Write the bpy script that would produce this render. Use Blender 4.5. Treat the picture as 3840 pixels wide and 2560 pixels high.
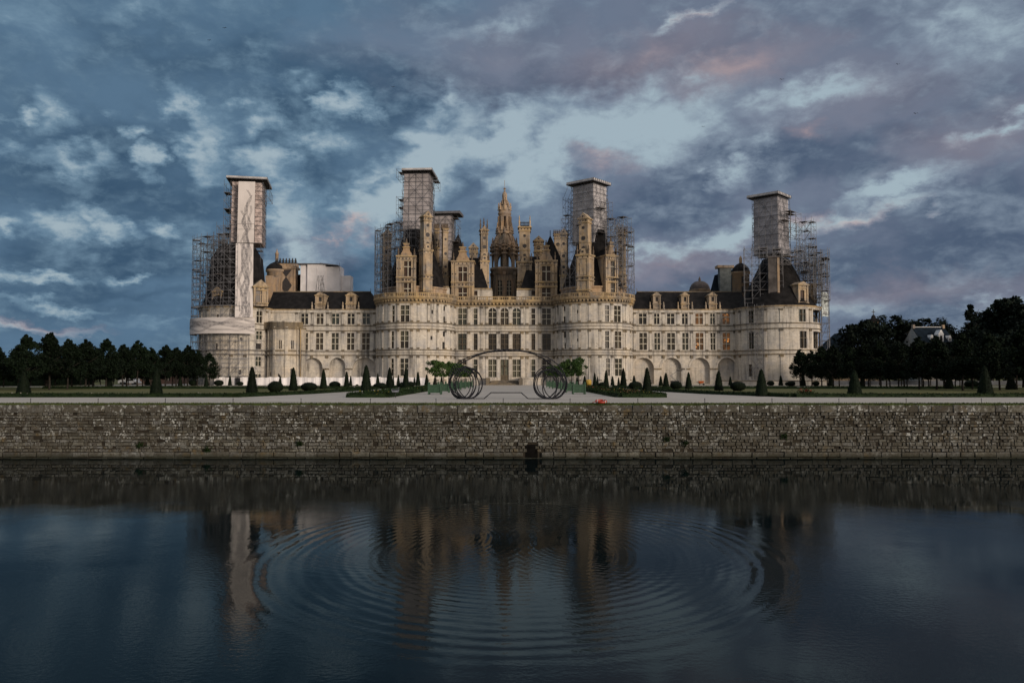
import bpy, math, random
import numpy as np
from mathutils import Vector
for o in list(bpy.data.objects): bpy.data.objects.remove(o)
S = bpy.context.scene
COL = S.collection
R = math.radians
rnd = random.Random(7)
# ---------------------------------------------------------------- camera
F = 2986.7                      # focal length in photo pixels (28 mm on 36 mm)
PITCH = math.atan(135 / F)
CZ = 5.5                        # camera height above the water (z = 0)
G = 3.74                        # garden level
cam = bpy.data.objects.new("camera", bpy.data.cameras.new("camera")); COL.objects.link(cam)
cam.data.lens = 28; cam.data.sensor_width = 36; cam.data.clip_end = 8000; cam.data.clip_start = 0.5
cam.location = (0, 0, CZ); cam.rotation_euler = (R(90) + PITCH, 0, 0)
S.camera = cam
S.view_settings.view_transform = 'Standard'; S.view_settings.look = 'None'
S.view_settings.exposure = 0.0; S.view_settings.gamma = 1.0
S.cycles.use_denoising = True; S.cycles.max_bounces = 6
S.cycles.sample_clamp_indirect = 4.0

def at(u, v, Y):
    """real x, z of something seen at photo pixel (u, v) that stands at distance Y"""
    dx = (u - 1920) / F; dy = (1280 - v) / F
    c, s = math.cos(PITCH), math.sin(PITCH)
    t = Y / (c - dy * s)
    return dx * t, CZ + t * (s + dy * c)
def gy(v): return (CZ - G) * F / (v - 1415.0)      # distance of a ground point seen at row v

# ---------------------------------------------------------------- world: Nishita dusk sky with cloud layers
SUN_AZ = R(-137)                # compass direction of the light, seen from +Y (behind the camera, to the right)
SUN_EL = R(10)
W = bpy.data.worlds.new("World"); S.world = W; W.use_nodes = True
nt = W.node_tree; nt.nodes.clear(); NN = nt.nodes.new; LK = nt.links.new
def wmath(op, a, b=None, c=None, clamp=False):
    n = NN('ShaderNodeMath'); n.operation = op; n.use_clamp = clamp
    for i, x in enumerate((a, b, c)):
        if x is None: continue
        if isinstance(x, (int, float)): n.inputs[i].default_value = x
        else: LK(x, n.inputs[i])
    return n.outputs[0]
def wmix(f, a, b, mode='MIX'):
    n = NN('ShaderNodeMix'); n.data_type = 'RGBA'; n.blend_type = mode
    for s, x in ((n.inputs[0], f), (n.inputs[6], a), (n.inputs[7], b)):
        if isinstance(x, (int, float)): s.default_value = x
        elif isinstance(x, tuple): s.default_value = (*x, 1)
        else: LK(x, s)
    return n.outputs[2]
def wramp(x, a, b):
    n = NN('ShaderNodeMapRange'); n.interpolation_type = 'SMOOTHSTEP'
    LK(x, n.inputs[0]); n.inputs[1].default_value = a; n.inputs[2].default_value = b
    return n.outputs[0]
tc = NN('ShaderNodeTexCoord'); sep = NN('ShaderNodeSeparateXYZ'); LK(tc.outputs['Generated'], sep.inputs[0])
az = wmath('ARCTAN2', sep.outputs[0], sep.outputs[1]); el = wmath('ARCSINE', sep.outputs[2])
pq = NN('ShaderNodeCombineXYZ'); LK(az, pq.inputs[0]); LK(el, pq.inputs[1])
# cloud-layer coordinates: a flat layer overhead, so clouds flatten towards the horizon
zz = wmath('ADD', wmath('MAXIMUM', sep.outputs[2], 0.0), 0.16)
lay = NN('ShaderNodeCombineXYZ'); LK(wmath('DIVIDE', sep.outputs[0], zz), lay.inputs[0]); LK(wmath('DIVIDE', sep.outputs[1], zz), lay.inputs[1])
def wnoise(vec, scale, detail, rough=.55, dist=0.0):
    n = NN('ShaderNodeTexNoise'); n.inputs['Scale'].default_value = scale; n.inputs['Detail'].default_value = detail
    n.inputs['Roughness'].default_value = rough; n.inputs['Distortion'].default_value = dist
    LK(vec, n.inputs['Vector']); return n
pqs = NN('ShaderNodeMapping'); pqs.inputs['Scale'].default_value = (1, 1.75, 1); LK(pq.outputs[0], pqs.inputs['Vector'])
nw = wnoise(pqs.outputs[0], 11, 7, .62)
nbig = wnoise(pqs.outputs[0], 6.5, 6, .55, .4).outputs['Fac']
nmid = wnoise(pqs.outputs[0], 17, 9, .58, .5).outputs['Fac']
nfine = wmath('ADD', wmath('MULTIPLY', nmid, .6), wmath('MULTIPLY', wnoise(pqs.outputs[0], 44, 6, .6, .3).outputs['Fac'], .4))
vm = NN('ShaderNodeVectorMath'); vm.operation = 'SUBTRACT'; LK(nw.outputs['Color'], vm.inputs[0]); vm.inputs[1].default_value = (.5, .5, .5)
vs = NN('ShaderNodeVectorMath'); vs.operation = 'MULTIPLY'; LK(vm.outputs[0], vs.inputs[0]); vs.inputs[1].default_value = (.17, .095, 0)
va = NN('ShaderNodeVectorMath'); va.operation = 'ADD'; LK(pq.outputs[0], va.inputs[0]); LK(vs.outputs[0], va.inputs[1])
def blobs(items):
    """sum of soft tilted ellipses in azimuth / elevation; items in degrees-like photo units"""
    acc = None
    for x, y, rx, ry, rot, amp in items:
        u, v = x * 1.6327, y * 1.6327
        a = math.atan((u - 1920) / F); e = math.atan((1415 - v) / F * math.cos(a))
        k = 1.6327 / F
        m = NN('ShaderNodeMapping'); m.vector_type = 'TEXTURE'
        m.inputs['Location'].default_value = (a, e, 0); m.inputs['Rotation'].default_value = (0, 0, R(rot))
        m.inputs['Scale'].default_value = (rx * k * 1.35, ry * k * 1.35, 1); LK(va.outputs[0], m.inputs['Vector'])
        g = NN('ShaderNodeTexGradient'); g.gradient_type = 'QUADRATIC_SPHERE' if amp > 5 else 'SPHERICAL'
        LK(m.outputs[0], g.inputs[0])
        p = wmath('MULTIPLY', g.outputs['Fac'], amp)
        acc = p if acc is None else wmath('MAXIMUM', acc, p)
    return acc
GAPS = [(1430,282,270,85,8,1.05),(1300,330,170,60,20,.95),(1860,222,190,36,4,.85),(960,385,200,75,38,1.0),(1120,320,180,62,22,1.0),(800,240,62,36,25,.85),(748,328,46,32,0,.55),(860,470,150,60,30,.75),
 (405,225,34,62,30,.72),(462,335,46,66,30,.80),(602,382,66,40,0,.85),(342,360,34,30,30,.8),(290,280,34,22,20,.7),(80,258,46,46,0,.62),(10,275,28,16,0,.62),(10,340,30,18,0,.55),
 (90,500,66,34,0,.85),(222,500,62,26,-20,.85),(290,505,40,16,-25,.6),(400,508,46,18,-15,.7),(0,520,34,24,0,.8),(655,500,64,85,0,.9),(690,600,80,46,20,.7),(890,480,70,56,0,.7),(560,275,76,28,28,.55),
 (1205,400,85,110,0,.75),(1650,545,140,32,14,.95),(1490,585,110,26,12,.7),(2080,425,150,26,14,.78),(1950,502,180,24,9,.78),(1710,400,56,34,10,.68),(2320,278,90,16,12,.66),
 (1590,22,90,16,18,.7),(60,40,100,50,-30,.38),(300,15,110,22,0,.25),(90,640,80,13,0,.68),(274,618,30,13,10,.75),(20,640,34,14,0,.6),(120,700,110,11,0,.5),(60,756,120,9,0,.55),(400,735,170,10,3,.3),(560,690,120,16,4,.35),
 (1920,700,120,32,0,.45),(2320,680,70,15,8,.55),(640,430,66,26,0,.5),(160,365,80,22,5,.55),(1050,225,34,40,20,.45),(2230,80,140,70,-15,.42),(1120,45,150,24,10,.38),(1750,300,90,26,15,.45),(700,180,60,30,20,.35)]
DARK = [(2130,740,330,60,0,.6),(1560,700,150,40,0,.4),(350,110,330,60,0,.4),(250,590,320,40,0,.7),(330,665,300,26,0,.6),(720,670,150,50,0,.7),(1560,590,120,30,8,.5),(2050,640,300,30,0,.6),(180,430,240,50,0,.6),(1100,560,200,60,0,.35),(250,330,240,70,0,.75),(230,420,290,58,0,.75),(860,205,270,80,-8,.85),(650,265,110,66,0,.65),(700,345,70,60,0,.65),(1330,190,310,44,5,.7),(1660,395,180,44,8,.85),(1850,345,170,68,0,.85),
 (1500,470,240,54,12,.85),(2170,565,270,80,10,.9),(1960,600,270,44,0,.65),(790,615,130,60,0,.95),(600,545,80,40,0,.7),(1560,650,230,40,0,.6),(320,570,310,44,0,.65),(2120,300,150,38,0,.55),(500,120,270,74,0,.45),
 (1010,430,140,28,15,.75),(1250,430,90,50,0,.5),(200,690,310,40,0,.4),(2200,480,170,42,10,.7),(1050,330,40,40,0,.3),(2100,200,160,50,0,.4),(1580,90,160,40,0,.3)]
PINK = [(1480,125,270,64,8,.8),(1700,130,200,60,5,1.0),(812,503,66,18,24,1.25),(750,535,46,12,28,.95),(850,520,40,16,0,.8),(1390,362,80,26,0,.9),(1890,285,44,18,0,.9),(1960,507,110,17,8,1.35),(1850,515,56,19,0,1.2),(1530,605,240,40,0,.7),(2100,655,300,36,0,.6),
 (2250,310,160,54,5,.65),(60,752,130,12,0,1.0),(1590,25,76,15,18,1.0),(1140,120,270,95,0,.5),(700,575,90,56,0,.6),(1650,560,130,20,14,.7),(2000,210,210,64,0,.4),(900,90,200,70,0,.3)]
gap = blobs(GAPS); dark = blobs(DARK); pink = blobs(PINK)
side = wramp(az, -.25, .22)
gsum = wmath('ADD', wmath('ADD', wmath('MULTIPLY', gap, 1.15), wmath('MULTIPLY', wmath('SUBTRACT', nfine, .5), 1.8)), wmath('MULTIPLY', wmath('SUBTRACT', nbig, .5), 1.3))
gapf = wramp(gsum, .28, .86)
thin = wramp(gsum, -.15, .50)
sky = NN('ShaderNodeTexSky'); sky.sky_type = 'NISHITA'; sky.sun_disc = False
sky.sun_elevation = SUN_EL; sky.sun_rotation = SUN_AZ; sky.air_density = 1.3; sky.dust_density = 2.0; sky.ozone_density = 2.0
BRI = 10.0     # everything is scaled by the Background strength of 0.1
def c(r, g, b): return tuple(((x / 255) / 12.92 if x / 255 < .04045 else ((x / 255 + .055) / 1.055) ** 2.4) * BRI for x in (r, g, b))
pale = wmix(.90, sky.outputs[0], c(163, 181, 192))
cl_mid = wmix(side, c(87, 115, 140), c(108, 119, 139))
cl_dark = wmix(side, c(58, 84, 109), c(76, 92, 115))
cl_light = wmix(side, c(116, 144, 165), c(131, 146, 163))
shade = wmath('ADD', wmath('MULTIPLY', dark, .85), wmath('ADD', wmath('MULTIPLY', wmath('SUBTRACT', nbig, .45), 2.2), wmath('MULTIPLY', wmath('SUBTRACT', nfine, .47), .85)))
body = wmix(wramp(shade, -.15, .75), cl_mid, cl_dark)
body = wmix(wmath('MULTIPLY', thin, .85), body, cl_light)
pk = wmath('MULTIPLY', pink, wmath('ADD', .55, wmath('MULTIPLY', nfine, .6)), clamp=True)
body = wmix(wmath('MULTIPLY', pk, .55), body, c(160, 142, 148))
skyc = wmix(gapf, body, pale)
skyc = wmix(wmath('MULTIPLY', wmath('MULTIPLY', pk, .34), wramp(pink, .5, 1.2)), skyc, c(208, 178, 170))
# sunset glow in the half of the sky behind the camera
sd = (math.sin(-SUN_AZ) * math.cos(SUN_EL), math.cos(SUN_AZ) * math.cos(SUN_EL), math.sin(SUN_EL) + .12)
dp = NN('ShaderNodeVectorMath'); dp.operation = 'DOT_PRODUCT'; LK(tc.outputs['Generated'], dp.inputs[0]); dp.inputs[1].default_value = sd
glow = wmath('POWER', wmath('MAXIMUM', dp.outputs['Value'], 0.0), 2.2)
back = wramp(wmath('MULTIPLY', sep.outputs[1], -1.0), -.25, .7)
skyc = wmix(wmath('MULTIPLY', back, .8), skyc, (1.9, 2.2, 2.7))
zen = wramp(sep.outputs[2], .55, .92)
skyc = wmix(wmath('MULTIPLY', zen, .85), skyc, (9.6, 9.8, 10.2))
skyc = wmix(glow, skyc, (6.0, 4.6, 3.2), 'ADD')
bg = NN('ShaderNodeBackground'); bg.inputs['Strength'].default_value = 0.1; LK(skyc, bg.inputs[0])
wo = NN('ShaderNodeOutputWorld'); LK(bg.outputs[0], wo.inputs[0])
W.cycles.sampling_method = 'MANUAL'; W.cycles.sample_map_resolution = 256
# ---------------------------------------------------------------- low soft sun behind the camera, to the right
sl = bpy.data.lights.new("sun", 'SUN'); sl.energy = 2.6; sl.angle = R(14); sl.color = (1.0, .85, .70)
so = bpy.data.objects.new("sun", sl); COL.objects.link(so)
so.rotation_euler = Vector((-sd[0], -sd[1], -math.sin(SUN_EL))).to_track_quat('-Z', 'Y').to_euler()
# ================================================================ helpers
def nodemat(name):
    m = bpy.data.materials.new(name); m.use_nodes = True
    n = m.node_tree; b = n.nodes['Principled BSDF']
    return m, n, b
def mnode(n, t, **kw):
    x = n.nodes.new(t)
    for k, v in kw.items():
        if k.startswith('i_'): x.inputs[k[2:]].default_value = v
        else: setattr(x, k, v)
    return x
def mixc(n, f, a, b, mode='MIX'):
    x = n.nodes.new('ShaderNodeMix'); x.data_type = 'RGBA'; x.blend_type = mode
    for s, q in ((x.inputs[0], f), (x.inputs[6], a), (x.inputs[7], b)):
        if isinstance(q, (int, float)): s.default_value = q
        elif isinstance(q, tuple): s.default_value = (*q, 1)
        else: n.links.new(q, s)
    return x.outputs[2]
def rampn(n, x, a, b, lo=0.0, hi=1.0):
    r = n.nodes.new('ShaderNodeMapRange'); r.interpolation_type = 'SMOOTHSTEP'
    n.links.new(x, r.inputs[0]); r.inputs[1].default_value = a; r.inputs[2].default_value = b
    r.inputs[3].default_value = lo; r.inputs[4].default_value = hi
    return r.outputs[0]
def noise(n, scale, detail=4, vec=None, sc=None, rough=.55, coord='Object'):
    t = n.nodes.new('ShaderNodeTexCoord')
    src = vec if vec is not None else t.outputs[coord]
    if sc:
        mp = n.nodes.new('ShaderNodeMapping'); mp.inputs['Scale'].default_value = sc; n.links.new(src, mp.inputs[0]); src = mp.outputs[0]
    x = n.nodes.new('ShaderNodeTexNoise'); x.inputs['Scale'].default_value = scale; x.inputs['Detail'].default_value = detail; x.inputs['Roughness'].default_value = rough
    n.links.new(src, x.inputs['Vector']); return x.outputs['Fac']
def plain(name, col, rough=.8, var=.25, scale=2.0, spec=.3, metal=0.0, bump=0.0):
    m, n, b = nodemat(name)
    f = noise(n, scale, 5)
    lo = tuple(x * (1 - var) for x in col); hi = tuple(min(1, x * (1 + var)) for x in col)
    n.links.new(mixc(n, rampn(n, f, .3, .7), lo, hi), b.inputs['Base Color'])
    b.inputs['Roughness'].default_value = rough; b.inputs['Metallic'].default_value = metal
    b.inputs['Specular IOR Level'].default_value = spec
    if bump:
        bp = n.nodes.new('ShaderNodeBump'); bp.inputs['Strength'].default_value = bump; bp.inputs['Distance'].default_value = .05
        n.links.new(f, bp.inputs['Height']); n.links.new(bp.outputs[0], b.inputs['Normal'])
    return m
def stone(name, col, stain=(.16, .135, .11), stain_amt=.55, warm=(.55, .36, .17), warm_amt=.25, course=.36):
    """ashlar limestone: courses, patched blocks, grey rain streaks and ochre lichen"""
    m, n, b = nodemat(name); L = n.links.new
    t = n.nodes.new('ShaderNodeTexCoord'); s = n.nodes.new('ShaderNodeSeparateXYZ'); L(t.outputs['Object'], s.inputs[0])
    ma = mnode(n, 'ShaderNodeMath', operation='MULTIPLY_ADD'); L(s.outputs[1], ma.inputs[0]); ma.inputs[1].default_value = .8; L(s.outputs[0], ma.inputs[2])
    cv = n.nodes.new('ShaderNodeCombineXYZ'); L(ma.outputs[0], cv.inputs[0]); L(s.outputs[2], cv.inputs[1])
    br = n.nodes.new('ShaderNodeTexBrick'); L(cv.outputs[0], br.inputs['Vector'])
    br.inputs['Scale'].default_value = 1.0; br.inputs['Brick Width'].default_value = course * 2.4; br.inputs['Row Height'].default_value = course
    br.inputs['Mortar Size'].default_value = .018; br.inputs['Mortar Smooth'].default_value = .4; br.inputs['Bias'].default_value = -.1
    br.inputs['Color1'].default_value = (*[x * .90 for x in col], 1); br.inputs['Color2'].default_value = (*[min(1, x * 1.10) for x in col], 1); br.inputs['Mortar'].default_value = (*[x * .70 for x in col], 1)
    big = noise(n, .16, 6, rough=.6); streak = noise(n, 1.0, 5, sc=(1.1, 1.1, .10), rough=.65); fine = noise(n, 1.7, 6, rough=.65)
    cc = mixc(n, rampn(n, big, .35, .7, 0, warm_amt), br.outputs['Color'], warm)
    mm = mnode(n, 'ShaderNodeMath', operation='MULTIPLY'); L(rampn(n, streak, .45, .66), mm.inputs[0]); L(rampn(n, big, .64, .36, .40, 1.0), mm.inputs[1])
    m2 = mnode(n, 'ShaderNodeMath', operation='MULTIPLY'); L(mm.outputs[0], m2.inputs[0]); m2.inputs[1].default_value = stain_amt
    cc = mixc(n, m2.outputs[0], cc, stain)
    cc = mixc(n, rampn(n, fine, .5, .78, 0, stain_amt * .65), cc, stain)
    grey = tuple(sum(col) / 3 * k for k in (.60, .59, .60)); mid = noise(n, .42, 7, rough=.68)
    cc = mixc(n, rampn(n, mid, .44, .68, 0, min(1, stain_amt * .72)), cc, grey)
    L(cc, b.inputs['Base Color']); b.inputs['Roughness'].default_value = .9; b.inputs['Specular IOR Level'].default_value = .15
    return m
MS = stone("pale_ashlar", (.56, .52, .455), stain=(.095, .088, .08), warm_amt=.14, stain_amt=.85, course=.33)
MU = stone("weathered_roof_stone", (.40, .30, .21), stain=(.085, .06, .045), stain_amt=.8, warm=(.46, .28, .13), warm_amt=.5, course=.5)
MG = stone("grime_shade_moulding", (.145, .125, .10), stain=(.05, .045, .04), stain_amt=.85, warm=(.42, .30, .14), warm_amt=.35)  # near-black colour carries both grime and the shadow lines of the mouldings
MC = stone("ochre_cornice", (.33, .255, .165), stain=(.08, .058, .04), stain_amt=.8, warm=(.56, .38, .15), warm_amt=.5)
MR = stone("reddened_lantern_stone", (.27, .215, .16), stain=(.065, .07, .06), stain_amt=.95, warm=(.36, .215, .12), warm_amt=.6, course=.6)
MD = plain("slate_inlay", (.035, .032, .033), .6, .3, 4)
MSL = plain("slate_roof", (.0115, .0105, .0105), .7, .45, .9, .08)
MSB = plain("blue_slate_roof", (.008, .013, .019), .75, .3, .8, .03)
MGL = plain("dark_window_glass", (.016, .015, .012), .16, .4, .8, .4)
MGP = plain("blind_behind_glass", (.105, .105, .075), .3, .35, 1.2, .4)
MWF = plain("pale_window_bars", (.42, .385, .31), .7, .15)
MWD = plain("dark_oak_frame", (.09, .07, .045), .6, .25)
MTU = plain("scaffold_steel", (.12, .12, .13), .5, .35, 3, .4, .2)
MDK = plain("scaffold_planks", (.085, .066, .05), .8, .4, 3)
MSH = plain("scaffold_sheeting", (.31, .285, .29), .75, .25, .45, .25, 0, .6)
MRF = plain("weather_roof_sheet", (.40, .385, .38), .7, .25, .8, .2)
MSW = plain("white_tarpaulin", (.72, .69, .69), .65, .12, .35, .25)
MBN = plain("banner_cloth", (.52, .48, .46), .8, .08, .25, .2)
MIN = plain("banner_ink", (.17, .16, .165), .8, .2, 4)
MTR = plain("bark", (.022, .018, .014), .9, .4, 6)
MST = plain("sculpture_steel", (.016, .016, .020), .45, .4, 3, .4, .5)
MGR = plain("planter_paint", (.032, .072, .042), .55, .2, 5, .3)
MRD = plain("lifebuoy_red", (.30, .028, .013), .45, .15, 6, .4)
MWH = plain("lifebuoy_white", (.45, .43, .40), .5, .1, 6, .3)
MOR = plain("orange_plastic", (.62, .14, .03), .5, .15, 4, .3)
MBL = plain("black_metal", (.012, .012, .013), .5, .3, 6, .4)
MYE = plain("ochre_plastic", (.42, .27, .04), .5, .15, 4, .3)
MWO = plain("weathered_boards", (.20, .15, .10), .85, .4, 1.5)
MRB = stone("red_brick", (.15, .085, .065), stain=(.12, .09, .08), stain_amt=.5, warm=(.3, .2, .15), warm_amt=.4, course=.12)
MVW = plain("white_van_paint", (.55, .55, .55), .35, .06, 1, .5)
def leafmat(name, a, b_, scale=.9):
    m, n, b = nodemat(name)
    oi = n.nodes.new('ShaderNodeObjectInfo')
    f = noise(n, scale, 3); f2 = noise(n, 9, 2)
    cc = mixc(n, rampn(n, f, .32, .68), a, b_)
    cc = mixc(n, rampn(n, f2, .35, .75, 0, .5), cc, tuple(x * .45 for x in a))
    hs = n.nodes.new('ShaderNodeHueSaturation'); mr = n.nodes.new('ShaderNodeMapRange'); n.links.new(oi.outputs['Random'], mr.inputs[0]); mr.inputs[3].default_value = .7; mr.inputs[4].default_value = 1.3
    n.links.new(mr.outputs[0], hs.inputs['Value']); n.links.new(cc, hs.inputs['Color'])
    n.links.new(hs.outputs[0], b.inputs['Base Color']); b.inputs['Roughness'].default_value = .7; b.inputs['Specular IOR Level'].default_value = .08
    return m
MLT = leafmat("lime_leaves", (.004, .008, .004), (.007, .014, .006))
MLD = leafmat("dark_leaves", (.005, .009, .007), (.009, .015, .009), .4)
MLY = leafmat("yew_leaves", (.004, .008, .004), (.0075, .013, .006), 1.5)
MLO = leafmat("orange_tree_leaves", (.030, .060, .016), (.050, .088, .024), 2)
MLH = leafmat("box_leaves", (.010, .021, .007), (.019, .034, .010), 1.2)
MLF = leafmat("distant_leaves", (.008, .013, .007), (.014, .022, .010), .2)

class MB:
    """collects quads / polys and links them as ONE mesh object (vertices in world metres)"""
    def __init__(s): s.v = []; s.f = []; s.m = []; s.sm = []
    def poly(s, pts, mi=0, smooth=False):
        k = len(s.v); s.v += [tuple(p) for p in pts]; s.f.append(tuple(range(k, k + len(pts)))); s.m.append(mi); s.sm.append(smooth)
    def hexa(s, p, mi=0):
        k = len(s.v); s.v += [tuple(q) for q in p]
        for f in ((0, 3, 2, 1), (4, 5, 6, 7), (0, 1, 5, 4), (1, 2, 6, 5), (2, 3, 7, 6), (3, 0, 4, 7)):
            s.f.append(tuple(k + i for i in f)); s.m.append(mi); s.sm.append(False)
    def box(s, x0, x1, y0, y1, z0, z1, mi=0):
        s.hexa([(x0, y0, z0), (x1, y0, z0), (x1, y1, z0), (x0, y1, z0), (x0, y0, z1), (x1, y0, z1), (x1, y1, z1), (x0, y1, z1)], mi)
    def rbox(s, cx, cy, rot, x0, x1, y0, y1, z0, z1, mi=0, tx=1.0, ty=None):
        """box in a frame rotated about (cx, cy); tx shrinks the top"""
        ty = tx if ty is None else ty
        c_, s_ = math.cos(rot), math.sin(rot); mx, my = (x0 + x1) / 2, (y0 + y1) / 2
        P = []
        for z, k, q in ((z0, 1, 1), (z1, tx, ty)):
            for x, y in ((x0, y0), (x1, y0), (x1, y1), (x0, y1)):
                X = mx + (x - mx) * k; Y = my + (y - my) * q
                P.append((cx + X * c_ - Y * s_, cy + X * s_ + Y * c_, z))
        s.hexa(P, mi)
    def tube(s, a, b, r, mi=0, n=4, r2=None):
        a = Vector(a); b = Vector(b); d = b - a
        if d.length < 1e-6: return
        d.normalize(); u = d.cross(Vector((0, 0, 1)) if abs(d.z) < .9 else Vector((1, 0, 0))).normalized(); w = d.cross(u)
        r2 = r if r2 is None else r2; k = len(s.v)
        for p, q in ((a, r), (b, r2)):
            for i in range(n):
                t = 2 * math.pi * (i + .5) / n; s.v.append(tuple(p + (u * math.cos(t) + w * math.sin(t)) * q))
        for i in range(n):
            j = (i + 1) % n; s.f.append((k + i, k + j, k + n + j, k + n + i)); s.m.append(mi); s.sm.append(n > 4)
        s.f.append(tuple(k + i for i in range(n))[::-1]); s.f.append(tuple(k + n + i for i in range(n))); s.m += [mi, mi]; s.sm += [False, False]
    def path(s, pts, r, mi=0, n=6):
        for a, b in zip(pts[:-1], pts[1:]): s.tube(a, b, r, mi, n)
    def lathe(s, prof, cx, cy, n=24, mi=0, a0=0.0, a1=2 * math.pi, smooth=True):
        full = abs(a1 - a0 - 2 * math.pi) < 1e-6; k = len(s.v); m = n if full else n + 1
        for r, z in prof:
            for i in range(m):
                t = a0 + (a1 - a0) * i / n; s.v.append((cx + r * math.sin(t), cy - r * math.cos(t), z))
        for j in range(len(prof) - 1):
            for i in range(n):
                i2 = (i + 1) % m
                s.f.append((k + j * m + i, k + j * m + i2, k + (j + 1) * m + i2, k + (j + 1) * m + i)); s.m.append(mi); s.sm.append(smooth)
    def disc(s, c_, nrm, r, mi=0, n=10, thick=.05):
        c_ = Vector(c_); nrm = Vector(nrm).normalized(); s.tube(c_ - nrm * thick, c_ + nrm * thick, r, mi, n)
    def prism(s, pts, off, mi=0):
        """planar polygon pts pushed along vector off"""
        o = Vector(off); k = len(pts); q = [tuple(Vector(p) + o) for p in pts]
        s.poly(pts[::-1], mi); s.poly(q, mi)
        for i in range(k):
            j = (i + 1) % k; s.poly([pts[i], pts[j], q[j], q[i]], mi)
    def build(s, name, mats, parent=None, **props):
        me = bpy.data.meshes.new(name); me.from_pydata(s.v, [], s.f)
        for m in (mats if isinstance(mats, (list, tuple)) else [mats]): me.materials.append(m)
        me.polygons.foreach_set('material_index', s.m); me.polygons.foreach_set('use_smooth', s.sm); me.update()
        return link(name, me, parent, **props)
def link(name, me, parent=None, **props):
    o = bpy.data.objects.new(name, me); COL.objects.link(o)
    if parent is not None:
        o.parent = parent
        if parent.type == 'EMPTY': o.location = tuple(-x for x in parent.location)
    for k, v in props.items():
        if v is not None: o[k] = v
    return o
def thing(name, loc, label, cat, group=None):
    o = bpy.data.objects.new(name, None); COL.objects.link(o); o.location = loc; o.empty_display_size = .3
    o['label'] = label; o['category'] = cat
    if group: o['group'] = group
    return o
def copy_tree(o, parent=None):
    q = o.copy(); COL.objects.link(q)
    if parent is not None: q.parent = parent
    for ch in list(o.children): copy_tree(ch, q)
    return q
ORD = ("first second third fourth fifth sixth seventh eighth ninth tenth eleventh twelfth thirteenth fourteenth fifteenth sixteenth seventeenth eighteenth nineteenth twentieth").split()
def flat(y0):                       # wall facing the camera at y0
    return lambda u, z, d=0.0: (u, y0 + d, z)
def cyl(cx, cy, r):                 # round wall, u = angle (0 faces the camera)
    return lambda u, z, d=0.0: (cx + (r - d) * math.sin(u), cy - (r - d) * math.cos(u), z)
def cyl_u(u, cx, cy, r):
    """angle on a round wall of the point seen at photo column u"""
    k = (u - 1920) / F; best = 0; bd = 9e9
    for i in range(-90, 91):
        a = R(i); X = cx + r * math.sin(a); Y = cy - r * math.cos(a)
        if abs(X / Y - k) < bd: bd = abs(X / Y - k); best = a
    return best
def gridwall(mb, us, zs, holes, m, depth=.45, mi=0, smooth=False):
    us = sorted(set([round(x, 5) for x in us] + [round(x, 5) for h in holes for x in h[:2]])); zs = sorted(set([round(x, 4) for x in zs] + [round(x, 4) for h in holes for x in h[2:4]]))
    for a, b in zip(us[:-1], us[1:]):
        for c_, d in zip(zs[:-1], zs[1:]):
            cu, cz = (a + b) / 2, (c_ + d) / 2
            if any(h[0] < cu < h[1] and h[2] < cz < h[3] for h in holes): continue
            mb.poly([m(a, c_), m(b, c_), m(b, d), m(a, d)], mi, smooth)
    for h in holes:
        u0, u1, z0, z1 = h[:4]; ah = h[4] if len(h) > 4 else 0; dp = h[5] if len(h) > 5 else depth
        zt = z1 - ah
        mb.poly([m(u0, z0), m(u0, z0, dp), m(u1, z0, dp), m(u1, z0)], mi)
        mb.poly([m(u0, z0), m(u0, zt), m(u0, zt, dp), m(u0, z0, dp)], mi)
        mb.poly([m(u1, z0), m(u1, z0, dp), m(u1, zt, dp), m(u1, zt)], mi)
        if ah:
            n = 12; uc, hw = (u0 + u1) / 2, (u1 - u0) / 2
            P = [(uc - hw * math.cos(math.pi * i / n), zt + ah * math.sin(math.pi * i / n)) for i in range(n + 1)]
            for p, q in zip(P[:-1], P[1:]):
                mb.poly([m(p[0], p[1]), m(q[0], q[1]), m(q[0], z1), m(p[0], z1)], mi)
                mb.poly([m(p[0], p[1]), m(p[0], p[1], dp), m(q[0], q[1], dp), m(q[0], q[1])], mi)
        else:
            mb.poly([m(u0, z1), m(u1, z1), m(u1, z1, dp), m(u0, z1, dp)], mi)
def mslab(mb, m, u0, u1, z0, z1, proj, nu=1, mi=0, back=0.0):
    """moulding on a mapped wall"""
    for i in range(nu):
        a, b = u0 + (u1 - u0) * i / nu, u0 + (u1 - u0) * (i + 1) / nu
        mb.poly([m(a, z0, -proj), m(b, z0, -proj), m(b, z1, -proj), m(a, z1, -proj)], mi)
        mb.poly([m(a, z1, -proj), m(b, z1, -proj), m(b, z1, back), m(a, z1, back)], mi)
        mb.poly([m(a, z0, back), m(b, z0, back), m(b, z0, -proj), m(a, z0, -proj)], mi)
    mb.poly([m(u0, z0, -proj), m(u0, z1, -proj), m(u0, z1, back), m(u0, z0, back)], mi)
    mb.poly([m(u1, z0, back), m(u1, z1, back), m(u1, z1, -proj), m(u1, z0, -proj)], mi)
def mbar(mb, m, u0, u1, z0, z1, d0, d1, mi=0):
    mb.hexa([m(u0, z0, d0), m(u1, z0, d0), m(u1, z0, d1), m(u0, z0, d1), m(u0, z1, d0), m(u1, z1, d0), m(u1, z1, d1), m(u0, z1, d1)], mi)
WRND = random.Random(17)
MGN = plain('greenish_window_glass', (.028, .036, .028), .14, .5, .9, .5); MGC = plain('curtained_window', (.050, .040, .030), .3, .6, 1.1, .35)
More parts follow.
